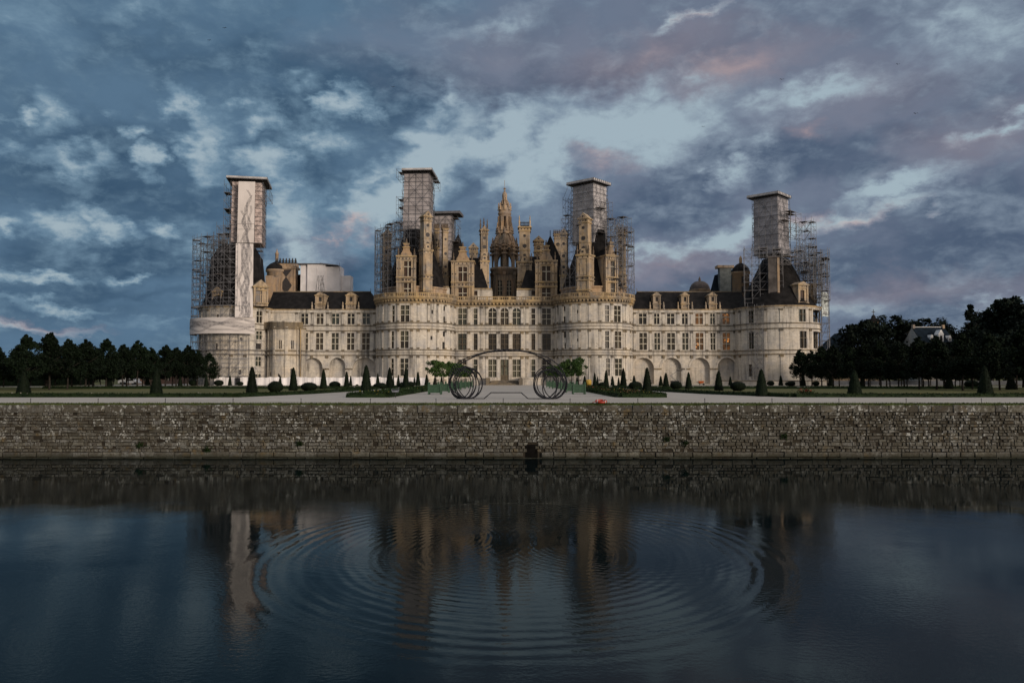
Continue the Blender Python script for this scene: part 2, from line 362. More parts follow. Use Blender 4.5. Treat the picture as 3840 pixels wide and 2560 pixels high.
def window(parent, m, h, per, cols=2, rows=(.33, .66), glass=None, bars=None, bw=.15, muntin=True, label=None, split=None):
    """h = the opening (u0,u1,z0,z1[,arch]); per = u units per metre; glazing, stone cross bars and thin leads, one mesh"""
    u0, u1, z0, z1 = h[:4]; ah = h[4] if len(h) > 4 else 0
    mb = MB(); D = .34; w = bw * per / 2
    glass = glass or WRND.choice((MGL, MGL, MGN, MGC))
    if ah:
        n = 12; uc, hw = (u0 + u1) / 2, (u1 - u0) / 2; zt = z1 - ah
        mb.poly([m(u0, z0, D), m(u1, z0, D)] + [m(uc + hw * math.cos(math.pi * i / n), zt + ah * math.sin(math.pi * i / n), D) for i in range(n + 1)], 0)
        mbar(mb, m, u0, u1, zt - bw / 2, zt + bw / 2, D - .14, D - .005, 1)
    elif split:                         # blinds drawn over the upper part
        zz = z0 + (z1 - z0) * split
        mb.poly([m(u0, z0, D), m(u1, z0, D), m(u1, zz, D), m(u0, zz, D)], 0); mb.poly([m(u0, zz, D), m(u1, zz, D), m(u1, z1, D), m(u0, z1, D)], 3)
    else: mb.poly([m(u0, z0, D), m(u1, z0, D), m(u1, z1, D), m(u0, z1, D)], 0)
    for i in range(1, cols):
        uc = u0 + (u1 - u0) * i / cols; mbar(mb, m, uc - w, uc + w, z0, z1, D - .27, D - .003, 1)
    for r_ in rows:
        zc = z0 + (z1 - z0) * r_; mbar(mb, m, u0, u1, zc - bw / 2, zc + bw / 2, D - .25, D - .004, 1)
    if muntin:
        t = .03 * per
        for i in range(1, cols * 3):
            if i % 3: uc = u0 + (u1 - u0) * i / (cols * 3); mbar(mb, m, uc - t, uc + t, z0, z1 - ah, D - .03, D - .002, 2)
        k = int((z1 - z0) / .55)
        for i in range(1, k): zc = z0 + (z1 - z0) * i / k; mbar(mb, m, u0, u1, zc - .025, zc + .025, D - .03, D - .002, 2)
    mbar(mb, m, u0, u0 + w * .8, z0, z1 - ah, D - .1, D - .001, 2); mbar(mb, m, u1 - w * .8, u1, z0, z1 - ah, D - .1, D - .001, 2)
    return mb.build('window', [glass, bars or MWF, MWD, MGP], parent, label=label)
# ================================================================ the chateau
CX = -1.86; FY = 195.0
ch = thing('chateau', (CX, 205, G), 'huge pale stone renaissance castle with round towers and crowded dark roofline', 'castle')
Z2 = lambda x, y: (1380 + x / 2.9038, 600 + y / 2.9038)
Z3 = lambda x, y: (1860 + x / 2.9037, 600 + y / 2.9037)
Z1 = lambda x, y: (680 + x / 1.8237, 600 + y / 1.8237)
Z6 = lambda x, y: (2340 + x / 1.96, 680 + y / 1.96)
Z8 = lambda x, y: (1700 + x / 3.135, 640 + y / 3.135)
def w_at(z, y): return lambda px, py: at(*z(px, py), y)

def pots(mb, cx, cy, z, h=1.6, r=.16, mi=0):          # small stone finial
    mb.lathe([(r * 1.5, z), (r * 1.5, z + .18), (r * .7, z + .25), (r * 1.15, z + .45 * h), (r * .5, z + .62 * h), (r * .75, z + .75 * h), (.02, z + h)], cx, cy, 6, mi)

# ---- keep front wall between the two towers
TX = 21.7; TR = 9.54; TY = 194.5
m = flat(FY)
LEV = [3.5, 4.78, 5.57, 9.9, 10.72, 12.0, 12.16, 16.23, 16.79, 18.3, 18.39, 22.4, 23.0]
wins = []
for x, w, arch in ((-10.3, 2.12, 0), (-7.08, .95, 0), (-2.93, 2.0, 1), (.03, 2.0, 1), (2.98, 2.0, 1), (7.08, .95, 0), (10.32, 2.12, 0)):
    for lv, (z0, z1) in enumerate(((5.57, 9.9), (12.2, 16.23), (18.42, 22.4))):
        if lv == 0 and x == .03: z0 = 4.78
        wins.append((CX + x - w / 2, CX + x + w / 2, z0, z1 + (.15 if arch and lv == 2 else 0), 1.0 if arch and lv == 2 else 0, .45, lv, x))
mb = MB()
gridwall(mb, [CX + x for x in np.linspace(-22, 22, 23)], LEV, wins, m)
mb.poly([(CX - 22, FY, 24.4), (CX + 22, FY, 24.4), (CX + 22, FY + 44, 24.4), (CX - 22, FY + 44, 24.4)])
for sx in (-1, 1): mb.poly([(CX + sx * 22, FY, 3.5), (CX + sx * 22, FY + 44, 3.5), (CX + sx * 22, FY + 44, 24.4), (CX + sx * 22, FY, 24.4)])
mb.poly([(CX - 22, FY + 44, 3.5), (CX + 22, FY + 44, 3.5), (CX + 22, FY + 44, 24.4), (CX - 22, FY + 44, 24.4)])
for x in (-12.2, -8.7, -5.6, -4.3, -1.45, 1.5, 4.35, 5.6, 8.7, 12.2):
    for z0, z1 in ((3.9, 10.6), (12.25, 16.7), (18.5, 22.9)):
        mbar(mb, m, CX + x - .28, CX + x + .28, z0, z1, -.13, .01)
        mbar(mb, m, CX + x - .36, CX + x + .36, z1 - .55, z1, -.2, .01, 1); mbar(mb, m, CX + x - .36, CX + x + .36, z0, z0 + .35, -.2, .01, 1)
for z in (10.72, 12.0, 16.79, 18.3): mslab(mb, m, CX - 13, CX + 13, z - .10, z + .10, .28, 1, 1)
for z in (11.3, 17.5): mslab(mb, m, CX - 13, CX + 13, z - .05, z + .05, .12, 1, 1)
mslab(mb, m, CX - 13, CX + 13, 3.5, 4.6, .3, 1, 0)
for wd in wins:                                           # carved surrounds
    for a, b in ((wd[0] - .18, wd[0] - .02), (wd[1] + .02, wd[1] + .18)): mbar(mb, m, a, b, wd[2], wd[3] - wd[4], -.07, .01)
keep = mb.build('keep_wall', [MS, MG], ch)
for wd in wins:
    lv, x = wd[6], wd[7]; narrow = abs(abs(x) - 7.08) < .1
    if lv == 0 and x == .03: continue
    gl = MGP if lv == 0 and abs(x) < 4 else None
    sp = .5 if lv == 2 and x < -6 else (.62 if lv == 0 and x == 7.08 else None)
    window(keep, m, wd, 1.0, 1 if narrow else 2, (.35, .68) if not wd[4] else (.42,), gl, MWD if lv == 1 else None, .14, split=sp)
mb = MB()                                                   # entrance door
x0, x1 = CX - .97, CX + 1.03
mb.poly([m(x0, 4.78, .3), m(x1, 4.78, .3), m(x1, 9.9, .3), m(x0, 9.9, .3)], 1)
for a, b, z0, z1 in ((x0, x1, 4.78, 6.1), (x0, x0 + .14, 6.1, 9.9), (x1 - .14, x1, 6.1, 9.9), (CX - .17, CX + .23, 6.1, 9.9), (x0, x1, 8.2, 8.4)): mbar(mb, m, a, b, z0, z1, .12, .29, 0)
mb.build('door', [MWD, MGP], keep)

def ring_cornice(m, u0, u1, per, nu, ztop=24.4):
    """cornice with brackets and the balustrade above; per = u units per metre"""
    mb = MB()
    mslab(mb, m, u0, u1, 22.85, 23.1, .2, nu, 0); mslab(mb, m, u0, u1, 23.75, 24.05, .5, nu, 0); mslab(mb, m, u0, u1, 24.05, 24.4, .72, nu, 0)
    n = int((u1 - u0) / per / .85)
    for i in range(n):
        a = u0 + (u1 - u0) * (i + .5) / n; mbar(mb, m, a - .2 * per, a + .2 * per, 23.3, 23.75, -.45, .02, 0)
    mslab(mb, m, u0, u1, 23.1, 23.75, .06, nu, 1)
    return mb
def balustrade(m, u0, u1, per, nu):
    mb = MB()
    for i in range(nu):
        a, b = u0 + (u1 - u0) * i / nu, u0 + (u1 - u0) * (i + 1) / nu
        mbar(mb, m, a, b, 24.405, 24.52, -.6, -.3); mbar(mb, m, a, b, 25.1, 25.3, -.64, -.26)
    n = max(1, int((u1 - u0) / per / 2.6))
    for i in range(n + 1):
        a = u0 + (u1 - u0) * i / n; mbar(mb, m, a - .24 * per, a + .24 * per, 24.41, 25.34, -.66, -.24)
        if i < n:
            for k in range(1, 6):
                q = a + (u1 - u0) / n * k / 6; mbar(mb, m, q - .075 * per, q + .075 * per, 24.5, 25.12, -.54, -.38)
    return mb
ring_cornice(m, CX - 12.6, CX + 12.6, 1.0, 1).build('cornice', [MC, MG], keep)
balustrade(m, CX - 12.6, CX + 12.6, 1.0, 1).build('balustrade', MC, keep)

# ---- the two round towers of the keep
def keep_tower(sx):
    cx = CX + sx * TX; m = cyl(cx, TY, TR); per = 1 / TR
    ua = lambda u: cyl_u(u, cx, TY, TR)
    H = []
    if sx < 0:
        nar = [(1468.8, 1478, 18.45, 22.3), (1465, 1477, 12.3, 16.3), (1465, 1476.5, 5.9, 9.9)]
        wid = [(1501.5, 1533, 18.45, 22.3), (1500, 1532.5, 12.3, 16.3), (1499.5, 1531.5, 5.9, 9.9)]
        slit = [(1615, 1622, 20.4, 21.3), (1613, 1620, 14.3, 15.2), (1662, 1670.5, 21.3, 22.4), (1662, 1668.5, 18.3, 19.9), (1661, 1669, 15.2, 16.4), (1658, 1667.5, 12.2, 13.9)]
    else:
        nar = [(2269.2, 2284, 18.45, 22.3), (2270.5, 2284, 12.3, 16.3), (2271, 2286, 5.9, 9.9)]
        wid = [(2304.7, 2329, 18.45, 22.3), (2305.5, 2330, 12.3, 16.3), (2306.5, 2332, 5.9, 9.9)]
        slit = [(2163, 2170, 20.5, 21.3), (2164.5, 2171, 13.9, 14.6), (2114, 2120, 21.2, 22.4), (2114, 2121, 18.4, 19.9), (2114, 2121.5, 14.9, 16.4), (2116.5, 2122.5, 12.3, 13.7)]
    for a, b, z0, z1 in nar + wid + slit: H.append((ua(a) if a < b else ua(b), ua(b), z0, z1, 0, .5))
    H = [(h[0], max(h[1], h[0] + .05), *h[2:]) for h in H]
    mb = MB(); us = list(np.linspace(-math.pi, math.pi, 73))
    gridwall(mb, us, [3.5, 10.7, 12, 16.8, 18.3, 23.0], H, m, .5, 0)
    mb.poly([m(u, 24.4, 0) for u in us[:-1]], 0)
    for z in (10.72, 12.0, 16.79, 18.3): mslab(mb, m, -2.1, 2.1, z - .10, z + .10, .28, 48, 1)
    for z in (11.3, 17.5): mslab(mb, m, -2.1, 2.1, z - .05, z + .05, .12, 48, 1)
    mslab(mb, m, -2.1, 2.1, 3.5, 4.7, .25, 48, 0)
    for k in range(-7, 8):
        u = (k * 14.5 + sx * 4.0) * math.pi / 180
        if any(h[0] - .05 < u < h[1] + .05 for h in H[:6]): u = max(h[1] for h in H[:6] if h[0] - .05 < u < h[1] + .05) + .06
        for z0, z1 in ((4.7, 10.58), (12.2, 16.65), (18.5, 22.85)):
            mbar(mb, m, u - .25 * per, u + .25 * per, z0, z1, -.12, .02)
            mbar(mb, m, u - .32 * per, u + .32 * per, z1 - .5, z1, -.18, .02, 1); mbar(mb, m, u - .32 * per, u + .32 * per, z0, z0 + .3, -.18, .02, 1)
    t = mb.build('keep_tower', [MS, MG], ch)
    for i, h in enumerate(H):
        if i < 6: window(t, m, h, per, 1 if i < 3 else 2, (.42, .72), None, None, .14, split=(.45 if (sx < 0 and i in (0, 1, 3, 4)) else None))
        else: window(t, m, h, per, 1, (), MD, None, .1, muntin=False)
    ring_cornice(m, -2.05, 2.05, per, 48).build('cornice', [MC, MG], t)
    balustrade(m, -2.05, 2.05, per, 48).build('balustrade', MC, t)
    # set-back upper storey and steep slate cone
    mb = MB()
    mb.lathe([(7.9, 24.4), (7.9, 26.6), (8.15, 26.7), (8.15, 27.0), (7.6, 27.1)], cx, TY, 40, 0, smooth=False)
    mb.build('attic_drum', MU, t)
    mb = MB(); mb.lathe([(7.5, 27.1), (6.2, 31), (4.4, 36), (3.0, 41.5), (.1, 42)], cx, TY + .5, 40, 0)
    mb.build('conical_roof', MSL, t)
    return t
tl = keep_tower(-1); tr_ = keep_tower(1)

# ---- rooftop pieces -------------------------------------------------------
def dormer(z, xa, xb, ytop, ycor, wy0, wy1, wxa, wxb, ly0, ly1, y, rot=0.0, zb=24.4):
    """stone dormer given by its corners in a close-up of the photo at distance y"""
    T = w_at(z, y)
    x0, zc = T(xa, ycor); x1, _ = T(xb, ycor); _, zt = T(xa, ytop); a0, w1 = T(wxa, wy0); a1, w0 = T(wxb, wy1); _, l1 = T(wxa, ly0); l0 = zb + .3
    cx = (x0 + x1) / 2; w = (x1 - x0) / 2; a0 -= cx; a1 -= cx; D = 5.0
    mb = MB()
    def m(u, zz, d=0.0):
        c_, s_ = math.cos(rot), math.sin(rot); return (cx + u * c_ - d * s_, y + u * s_ + d * c_, zz)
    H = [(a0, a1, w0, w1, 0, .5), (a0, a1, l0, l1, 0, .5)]
    gridwall(mb, [-w * .86, 0, w * .86], [zb, zc], H, m, .5, 0)
    for s_ in (-1, 1): mb.poly([m(s_ * w * .86, zb), m(s_ * w * .86, zb, D), m(s_ * w * .86, zc, D), m(s_ * w * .86, zc)], 0)
    mid = (w0 + l1) / 2
    for s_ in (-1, 1):                                    # side buttress pilasters with inlays
        mbar(mb, m, *sorted((s_ * w * .78, s_ * w)), zb, zc - .1, -.3, 1.2, 0); mbar(mb, m, *sorted((s_ * w * .52, s_ * w * .7)), zb, zc - .1, -.18, .02, 0)
        for zz in (mid, zc - .35, (w0 + w1) / 2): mb.disc(m(s_ * w * .89, zz, -.3), m(0, 0, -1) and (math.sin(rot), -math.cos(rot), 0), .17, 1, 8, .03)
        mb.disc(m(s_ * w * .61, (w0 + w1) / 2, -.18), (math.sin(rot), -math.cos(rot), 0), .17, 1, 6, .03)
    mbar(mb, m, -w * 1.04, w * 1.04, w0 - .42, w0 - .12, -.42, .02, 2); mbar(mb, m, -w * 1.04, w * 1.04, l1 + .15, l1 + .4, -.38, .02, 2)
    for u in (-w * .75, -w * .3, w * .3, w * .75, 0): mb.disc(m(u, mid, -.02), (math.sin(rot), -math.cos(rot), 0), .2, 1, 8, .05)
    mbar(mb, m, -w * .9, w * .9, zc - .75, zc - .02, -.22, .02, 0)
    for k in range(-2, 3): mb.disc(m(k * w * .36, zc - .4, -.22), (math.sin(rot), -math.cos(rot), 0), .19, 1, 8, .03)
    mbar(mb, m, -w * 1.06, w * 1.06, zc, zc + .32, -.5, D, 2)
    h = zt - zc - .3                                       # scrolled gable, aedicule and finial
    P = [(-.62, 0), (.62, 0), (.52, .14), (.36, .30), (.30, .48), (-.30, .48), (-.36, .30), (-.52, .14)]
    mb.prism([m(q * w, zc + .3 + r_ * h, -.1) for q, r_ in P], Vector(m(0, 0, .9)) - Vector(m(0, 0, 0)), 4)
    mbar(mb, m, -w * .38, w * .38, zc + .3 + .48 * h, zc + .3 + .53 * h, -.3, .9, 2); mbar(mb, m, -w * .24, w * .24, zc + .3 + .53 * h, zc + .3 + .70 * h, -.1, .7, 4)
    mbar(mb, m, -w * .32, w * .32, zc + .3 + .70 * h, zc + .3 + .75 * h, -.25, .8, 2)
    for s_ in (-1, 0, 1): mb.disc(m(s_ * w * .15, zc + .3 + .61 * h, -.1), (math.sin(rot), -math.cos(rot), 0), .13, 1, 6, .03)
    fx = m(0, 0, .3); pots(mb, fx[0], fx[1], zc + .3 + .75 * h, .25 * h + .2, .26, 5)
    for s_ in (-1, 1):
        f = m(s_ * w * .82, 0, .2); pots(mb, f[0], f[1], zc + .3, .40 * h + .3, .24, 5)
        f = m(s_ * w * .98, 0, .3); pots(mb, f[0], f[1], zc - 1.1, 1.3, .22, 5)
        mb.prism([m(s_ * w * .62, zc + .3, .1), m(s_ * w * .5, zc + .3 + .2 * h, .1), m(s_ * w * .36, zc + .3, .1)], Vector(m(0, 0, .4)) - Vector(m(0, 0, 0)), 0)
    mb.prism([m(-w * .8, zc + .31, .9), m(w * .8, zc + .31, .9), m(0, zc + .3 + .45 * h, .9)], Vector(m(0, 0, D + 1)) - Vector(m(0, 0, .9)), 3)
    d = mb.build('dormer', [MU2, MD, MC, MSL, MUW, MUD], ch)
    for hh in H: window(d, m, hh, 1.0, 2, (.64,) if hh is H[0] else (.55,), MGB, None, .18, muntin=False)
    return d
MU2 = stone("dormer_stone", (.40, .315, .222), stain=(.065, .05, .038), stain_amt=.95, warm=(.46, .32, .17), warm_amt=.45, course=.5)
MUW = stone("weathered_gable", (.34, .255, .175), stain=(.06, .045, .035), stain_amt=1.0, warm=(.36, .22, .11), warm_amt=.5, course=.5)
MUD = plain("dark_finials", (.10, .075, .055), .9, .4, 3)
MGB = plain("brown_shuttered_glass", (.040, .022, .014), .4, .4, 1.1, .3)
dormer(Z2, 312, 522, 862, 1055, 1102, 1266, 392, 480, 1340, 1440, 185.9, R(4))
dormer(Z2, 908, 1155, 895, 1110, 1165, 1320, 985, 1078, 1392, 1480, 196.4)
dormer(Z3, 428, 665, 875, 1105, 1155, 1316, 500, 594, 1392, 1480, 196.4)
dormer(Z3, 1178, 1332, 845, 1050, 1100, 1265, 1246, 1312, 1342, 1436, 186.7, R(24))

def chimney(z, xc, ytop, yneck, ybase, wtop, wbase, y, rot, crown, name='chimney', zb=24.4, depth=1.0):
    """tall stone stack: base block to yneck, slimmer shaft to ytop; widths in close-up pixels"""
    T = w_at(z, y); cx, zt = T(xc, ytop); _, zn = T(xc, yneck); zb = max(zb, T(xc, ybase)[1])
    sc_ = y / F / 2.9; k = abs(math.cos(rot)) + abs(math.sin(rot)) * depth
    w = wtop * sc_ / 2 / k; W_ = wbase * sc_ / 2 / k; d = w * depth; DD = W_ * depth
    cap = min(2.2, (zt - zn) * .18)
    if crown == 'spikes' or crown == 'rail': zs = zt - 3.2
    elif crown == 'gable': zs = zt - 1.5
    else: zs = zt
    mb = MB(); B = lambda x0, x1, y0, y1, z0, z1, mi=0, t=1.0: mb.rbox(cx, y, rot, x0, x1, y0, y1, z0, z1, mi, t)
    def face_disc(side, u, zz, r, half, mi=1, n=10):
        c_, s_ = math.cos(rot), math.sin(rot)
        lx, ly, nx, ny = ((u, -half[1], 0, -1), (half[0], u, 1, 0), (-half[0], u, -1, 0))[side]
        mb.disc((cx + lx * c_ - ly * s_, y + lx * s_ + ly * c_, zz), (nx * c_ - ny * s_, nx * s_ + ny * c_, 0), r, mi, n, .05)
    sides = (0, 1) if rot > .1 else ((0, 2) if rot < -.1 else (0,))
    B(-W_ * .92, W_ * .92, -DD * .92, DD * .92, zb, zn)
    for sx in (-1, 1):
        for sy in (-1, 1): B(*sorted((sx * W_, sx * W_ * .68)), *sorted((sy * DD, sy * DD * .68)), zb, zn - .3)
    zl = zb + (zn - zb) * .30
    if zn - zb > 4:
        for zz in (zl, zl + .9, zb + .3): B(-W_ * 1.1, W_ * 1.1, -DD * 1.1, DD * 1.1, zz, zz + .22, 2)
        for sd in sides:
            h_ = (W_, DD)
            for q in (-.8, 0, .8): face_disc(sd, q * (W_ if sd == 0 else DD), zl + .56, .2, h_, 1, 8); face_disc(sd, q * (W_ if sd == 0 else DD), zn - .55, .17, h_, 1, 8)
            if sd == 0: B(-W_ * .5, W_ * .5, -DD * .97, -DD * .9, zl + 1.4, zn - 1.9, 3)
    B(-W_ * 1.02, W_ * 1.02, -DD * 1.02, DD * 1.02, zn - .95, zn - .25); B(-W_ * 1.16, W_ * 1.16, -DD * 1.16, DD * 1.16, zn - .25, zn + .12, 2)
    if W_ > w * 1.12:                                       # scrolls, little pediment and finials round the foot of the shaft
        for sx in (-1, 1):
            for sy in (-1, 1):
                c_, s_ = math.cos(rot), math.sin(rot); lx, ly = sx * W_ * .92, sy * DD * .92
                pots(mb, cx + lx * c_ - ly * s_, y + lx * s_ + ly * c_, zn + .12, 2.3, .24, 5)
        B(-w * .75, w * .75, -DD * .98, -d, zn + .1, zn + 1.5, 0, .55)
        face_disc(0, 0, zn + .75, .26, (w, DD), 1)
    B(-w, w, -d, d, zn, zs - .9)
    for sd in sides:
        L_ = zs - .9 - zn; h_ = (w, d); q = (w if sd == 0 else d)
        face_disc(sd, 0, zn + L_ * .52, min(.52, q * .55), h_, 1, 14)
        if L_ > 5: face_disc(sd, 0, zn + L_ * .85, min(.42, q * .5), h_, 1, 5); face_disc(sd, 0, zn + L_ * .22, min(.4, q * .45), h_, 1, 12)
    B(-w * 1.08, w * 1.08, -d * 1.08, d * 1.08, zn + (zs - zn) * .34, zn + (zs - zn) * .34 + .15, 2)
    B(-w * 1.18, w * 1.18, -d * 1.18, d * 1.18, zs - .95, zs - .72, 2); B(-w * 1.04, w * 1.04, -d * 1.04, d * 1.04, zs - .72, zs - .05)
    for sd in sides:
        for q in (-.6, 0, .6): face_disc(sd, q * (w if sd == 0 else d), zs - .38, .16, (w * 1.04, d * 1.04), 1, 8)
    B(-w * 1.3, w * 1.3, -d * 1.3, d * 1.3, zs - .05, zs + .2, 2)
    c_, s_ = math.cos(rot), math.sin(rot)
    if crown == 'gable':
        P = [(-w * 1.2, zs + .2), (w * 1.2, zs + .2), (0, zt)]
        mb.prism([(cx + u * c_ + d * 1.2 * s_, y + u * s_ - d * 1.2 * c_, zz) for u, zz in P], (-2.4 * d * s_, 2.4 * d * c_, 0), 0)
        face_disc(0, 0, zs + .62, .22, (w, d * 1.2), 1, 6)
    elif crown == 'spikes':
        P = [(-w, zs + .2), (w, zs + .2), (0, zs + 1.4)]
        mb.prism([(cx + u * c_ + d * s_, y + u * s_ - d * c_, zz) for u, zz in P], (-2 * d * s_, 2 * d * c_, 0), 0)
        for u, hh in ((-w, 3.0), (0, 3.3), (w, 3.0)): pots(mb, cx + u * c_, y + u * s_ - .2, zs + .2 + (1.0 if u == 0 else 0), hh - (1.0 if u == 0 else 0), .22, 4)
    elif crown == 'rail':
        for u in np.linspace(-w, w, 9): B(u - .07, u + .07, -d, -d + .14, zs + .2, zs + 1.5, 4)
        for u in np.linspace(-w, w, 9): B(u - .07, u + .07, d - .14, d, zs + .2, zs + 1.5, 4)
        B(-w, w, -d - .02, -d + .16, zs + 1.2, zs + 1.34, 4); B(-w, w, -d - .02, -d + .16, zs + .3, zs + .5, 4)
        for u in (-w, w): pots(mb, cx + u * c_, y + u * s_ - d, zs + .2, 3.0, .24, 0)
    elif crown == 'vases':
        for u in np.linspace(-w, w, 5): pots(mb, cx + u * c_ * 1.1, y + u * s_ - d, zs + .2, 1.3, .25, 4)
    return mb.build(name, [MU2, MD, MC, MU2, MBL if crown == 'rail' else MUD, MUD], ch)
chimney(Z2, 632, 560, 985, 1440, 128, 150, 187.0, R(32), 'gable')
chimney(Z2, 838, 758, 1270, 1400, 74, 90, 200.0, R(20), 'vases')
chimney(Z2, 207, 755, 1180, 1440, 108, 116, 196.0, R(15), 'gable')
chimney(Z2, 742, 760, 960, 1240, 66, 74, 204.0, R(20), 'vases')
chimney(Z2, 1262, 640, 1105, 1480, 92, 118, 204.0, R(14), 'spikes')
chimney(Z2, 1150, 905, 1010, 1240, 84, 84, 214.0, 0, 'gable')
chimney(Z3, 311, 612, 1120, 1480, 116, 156, 204.0, 0, 'rail')
chimney(Z3, 463, 832, 1000, 1240, 96, 96, 214.0, 0, 'gable')
chimney(Z3, 970, 582, 1040, 1440, 138, 195, 187.0, R(-28), 'gable')
chimney(Z3, 745, 750, 1260, 1420, 86, 104, 197.0, R(-18), 'gable')
chimney(Z3, 1372, 800, 1250, 1440, 92, 100, 195.0, R(-20), 'vases')
chimney(Z3, 672, 822, 1000, 1200, 76, 76, 212.0, 0, 'vases')

# ---- slate pyramids and lean-to roofs between the chimneys
def pyramid(z, xa, ya, y, half, zb=24.4):
    x, zt = at(*z(xa, ya), y); mb = MB(); zt -= .6
    B = [(x - half, y - half, zb), (x + half, y - half, zb), (x + half, y + half, zb), (x - half, y + half, zb)]
    for i in range(4): mb.poly([B[i], B[(i + 1) % 4], (x, y, zt)])
    mb.tube((x, y, zt - .3), (x, y, zt + 1.2), .09, 0, 5); mb.build('pyramid_roof', MSL, ch)
pyramid(Z2, 982, 776, 207.0, 7.4); pyramid(Z3, 590, 792, 207.0, 7.4)
def leanto(z, pts, y0, y1, par, ywin):
    """slate slope over a low ashlar wall with one small window"""
    mb = MB(); q = []
    for (px, py), yy in zip(pts, (y1, y1, y0, y0)):
        x, zz = at(*z(px, py), yy); q.append((x, yy, zz))
    mb.poly(q); mb.poly([(q[0][0], y1 + 5, q[3][2]), (q[1][0], y1 + 5, q[2][2]), q[1], q[0]])
    mb.poly([q[0], q[3], (q[0][0], y1 + 5, q[3][2])]); mb.poly([q[1], (q[1][0], y1 + 5, q[2][2]), q[2]]); mb.build('slate_roof', MSL, ch)
    (xa, ya), (xb, yb) = par; x0, z1 = at(*z(xa, ya), y0); x1, _ = at(*z(xb, ya), y0); mm = flat(y0 - .3); z1 -= .02
    u0, w1 = at(*z(ywin[0], ywin[1]), y0); u1, _ = at(*z(ywin[2], ywin[1]), y0)
    mb = MB(); h = (u0, u1, 24.7, w1, 0, .4); gridwall(mb, [x0, x1], [24.4, z1], [h], mm, .4)
    mslab(mb, mm, x0, x1, z1 - .12, z1 + .2, .3, 1, 1, 2.0)
    for xx in (x0, x1): mb.poly([mm(xx, 24.4), mm(xx, 24.4, 8), mm(xx, z1, 8), mm(xx, z1)])
    a = mb.build('attic_wall', [MS, MC], ch); window(a, mm, h, 1.0, 1, (.5,), MGB, None, .16, muntin=False)
leanto(Z2, [(1090, 1065), (1205, 1065), (1312, 1405), (1120, 1405)], 198.5, 205, [(1120, 1405), (1350, 1405)], (1143, 1425, 1193))
leanto(Z3, [(370, 1050), (470, 1050), (445, 1408), (268, 1408)], 198.5, 205, [(225, 1408), (445, 1408)], (385, 1425, 438))
leanto(Z2, [(722, 1180), (800, 1180), (838, 1385), (715, 1385)], 193, 198, [(680, 1385), (880, 1385)], (700, 1400, 720))
leanto(Z3, [(1082, 1030), (1165, 1030), (1200, 1360), (1020, 1360)], 189, 194, [(985, 1362), (1250, 1362)], (1145, 1375, 1188))

# ---- lantern tower in the middle
ly = 214.0; lx, _ = at(*Z8(603, 600), ly)
def lz(y): return at(*Z8(603, y), ly)[1]
def lr(p): return p / 3.135 * ly / F
mb = MB()
m8 = cyl(lx, ly, lr(148))
HH = []
for k in (-1, 0, 1, -2, 2, 3): HH.append(((k - .5) * R(45) + R(22.5) - .21, (k - .5) * R(45) + R(22.5) + .21, lz(1478), lz(1298), .9, .6))
HH = [(h[0] - R(22.5), h[1] - R(22.5), *h[2:]) for h in HH]
gridwall(mb, [R(a) for a in range(-180, 181, 15)], [24.4, lz(1235)], HH, m8, .6, 0)
for k in range(8):                                            # corner buttresses of the drum
    a = R(45) * k
    mbar(mb, m8, a - .085, a + .085, 24.4, lz(1240), -.45, .02, 0); mbar(mb, m8, a - .11, a + .11, lz(1240), lz(1205), -.6, .02, 0)
mb.lathe([(lr(150), lz(1235)), (lr(162), lz(1228)), (lr(162), lz(1190)), (lr(172), lz(1178)), (lr(172), lz(1150)), (lr(120), lz(1149))], lx, ly, 32, 0)
lan = mb.build('lantern_tower', [MR], ch)
for h in HH[:3] + HH[3:5]: window(lan, m8, h, 1 / lr(148), 2, (.3, .55), plain("lantern_glass", (.03, .045, .055), .12, .3, 1, .5) if 'lantern_glass' not in bpy.data.materials else bpy.data.materials['lantern_glass'], None, .12)
mb = MB()                                                     # flying buttresses with arched openings, carrying the crown
for k in range(8):
    a = R(45) * k; rad = (math.sin(a), -math.cos(a), 0); tan = (math.cos(a), math.sin(a), 0)
    prof_o = [(lr(150), lz(1150)), (lr(152), lz(1060)), (lr(158), lz(960)), (lr(150), lz(890)), (lr(132), lz(830)), (lr(108), lz(780)), (lr(92), lz(745))]
    prof_i = [(lr(132), lz(1150)), (lr(131), lz(1080)), (lr(122), lz(1035)), (lr(96), lz(1005)), (lr(52), lz(990)), (lr(50), lz(900)), (lr(50), lz(745))]
    P = [(lx + r * rad[0] - tan[0] * .45, ly + r * rad[1] - tan[1] * .45, z_) for r, z_ in prof_o + prof_i[::-1]]
    mb.prism(P, (tan[0] * .9, tan[1] * .9, 0), 0)
    for r, zz, hh in ((lr(156), lz(960), 2.6), (lr(140), lz(870), 2.0), (lr(95), lz(745), 1.8)):
        pots(mb, lx + rad[0] * r, ly + rad[1] * r, zz, hh, .32)
    for zz in (lz(1000), lz(950), lz(910)):
        mb.rbox(lx + rad[0] * lr(150), ly + rad[1] * lr(150), a, -.8, .8, -.6, .5, zz, zz + .35)
mb.lathe([(lr(50), lz(1150)), (lr(50), lz(745))], lx, ly, 20)
mb.lathe([(lr(128), lz(958)), (lr(134), lz(948)), (lr(134), lz(918)), (lr(128), lz(905)), (lr(118), lz(850)), (lr(100), lz(795)), (lr(70), lz(752))], lx, ly, 24)
for k in range(8):
    a = R(45) * k + R(22.5); mb.disc((lx + lr(118) * math.sin(a), ly - lr(118) * math.cos(a), lz(860)), (math.sin(a), -math.cos(a), .25), .75, 0, 12, .2)
    mb.disc((lx + lr(130) * math.sin(a), ly - lr(130) * math.cos(a), lz(935)), (math.sin(a), -math.cos(a), 0), .3, 1, 8, .4)
mb.build('buttress_crown', [MR, MD], lan)
mb = MB()                                                     # open colonnade
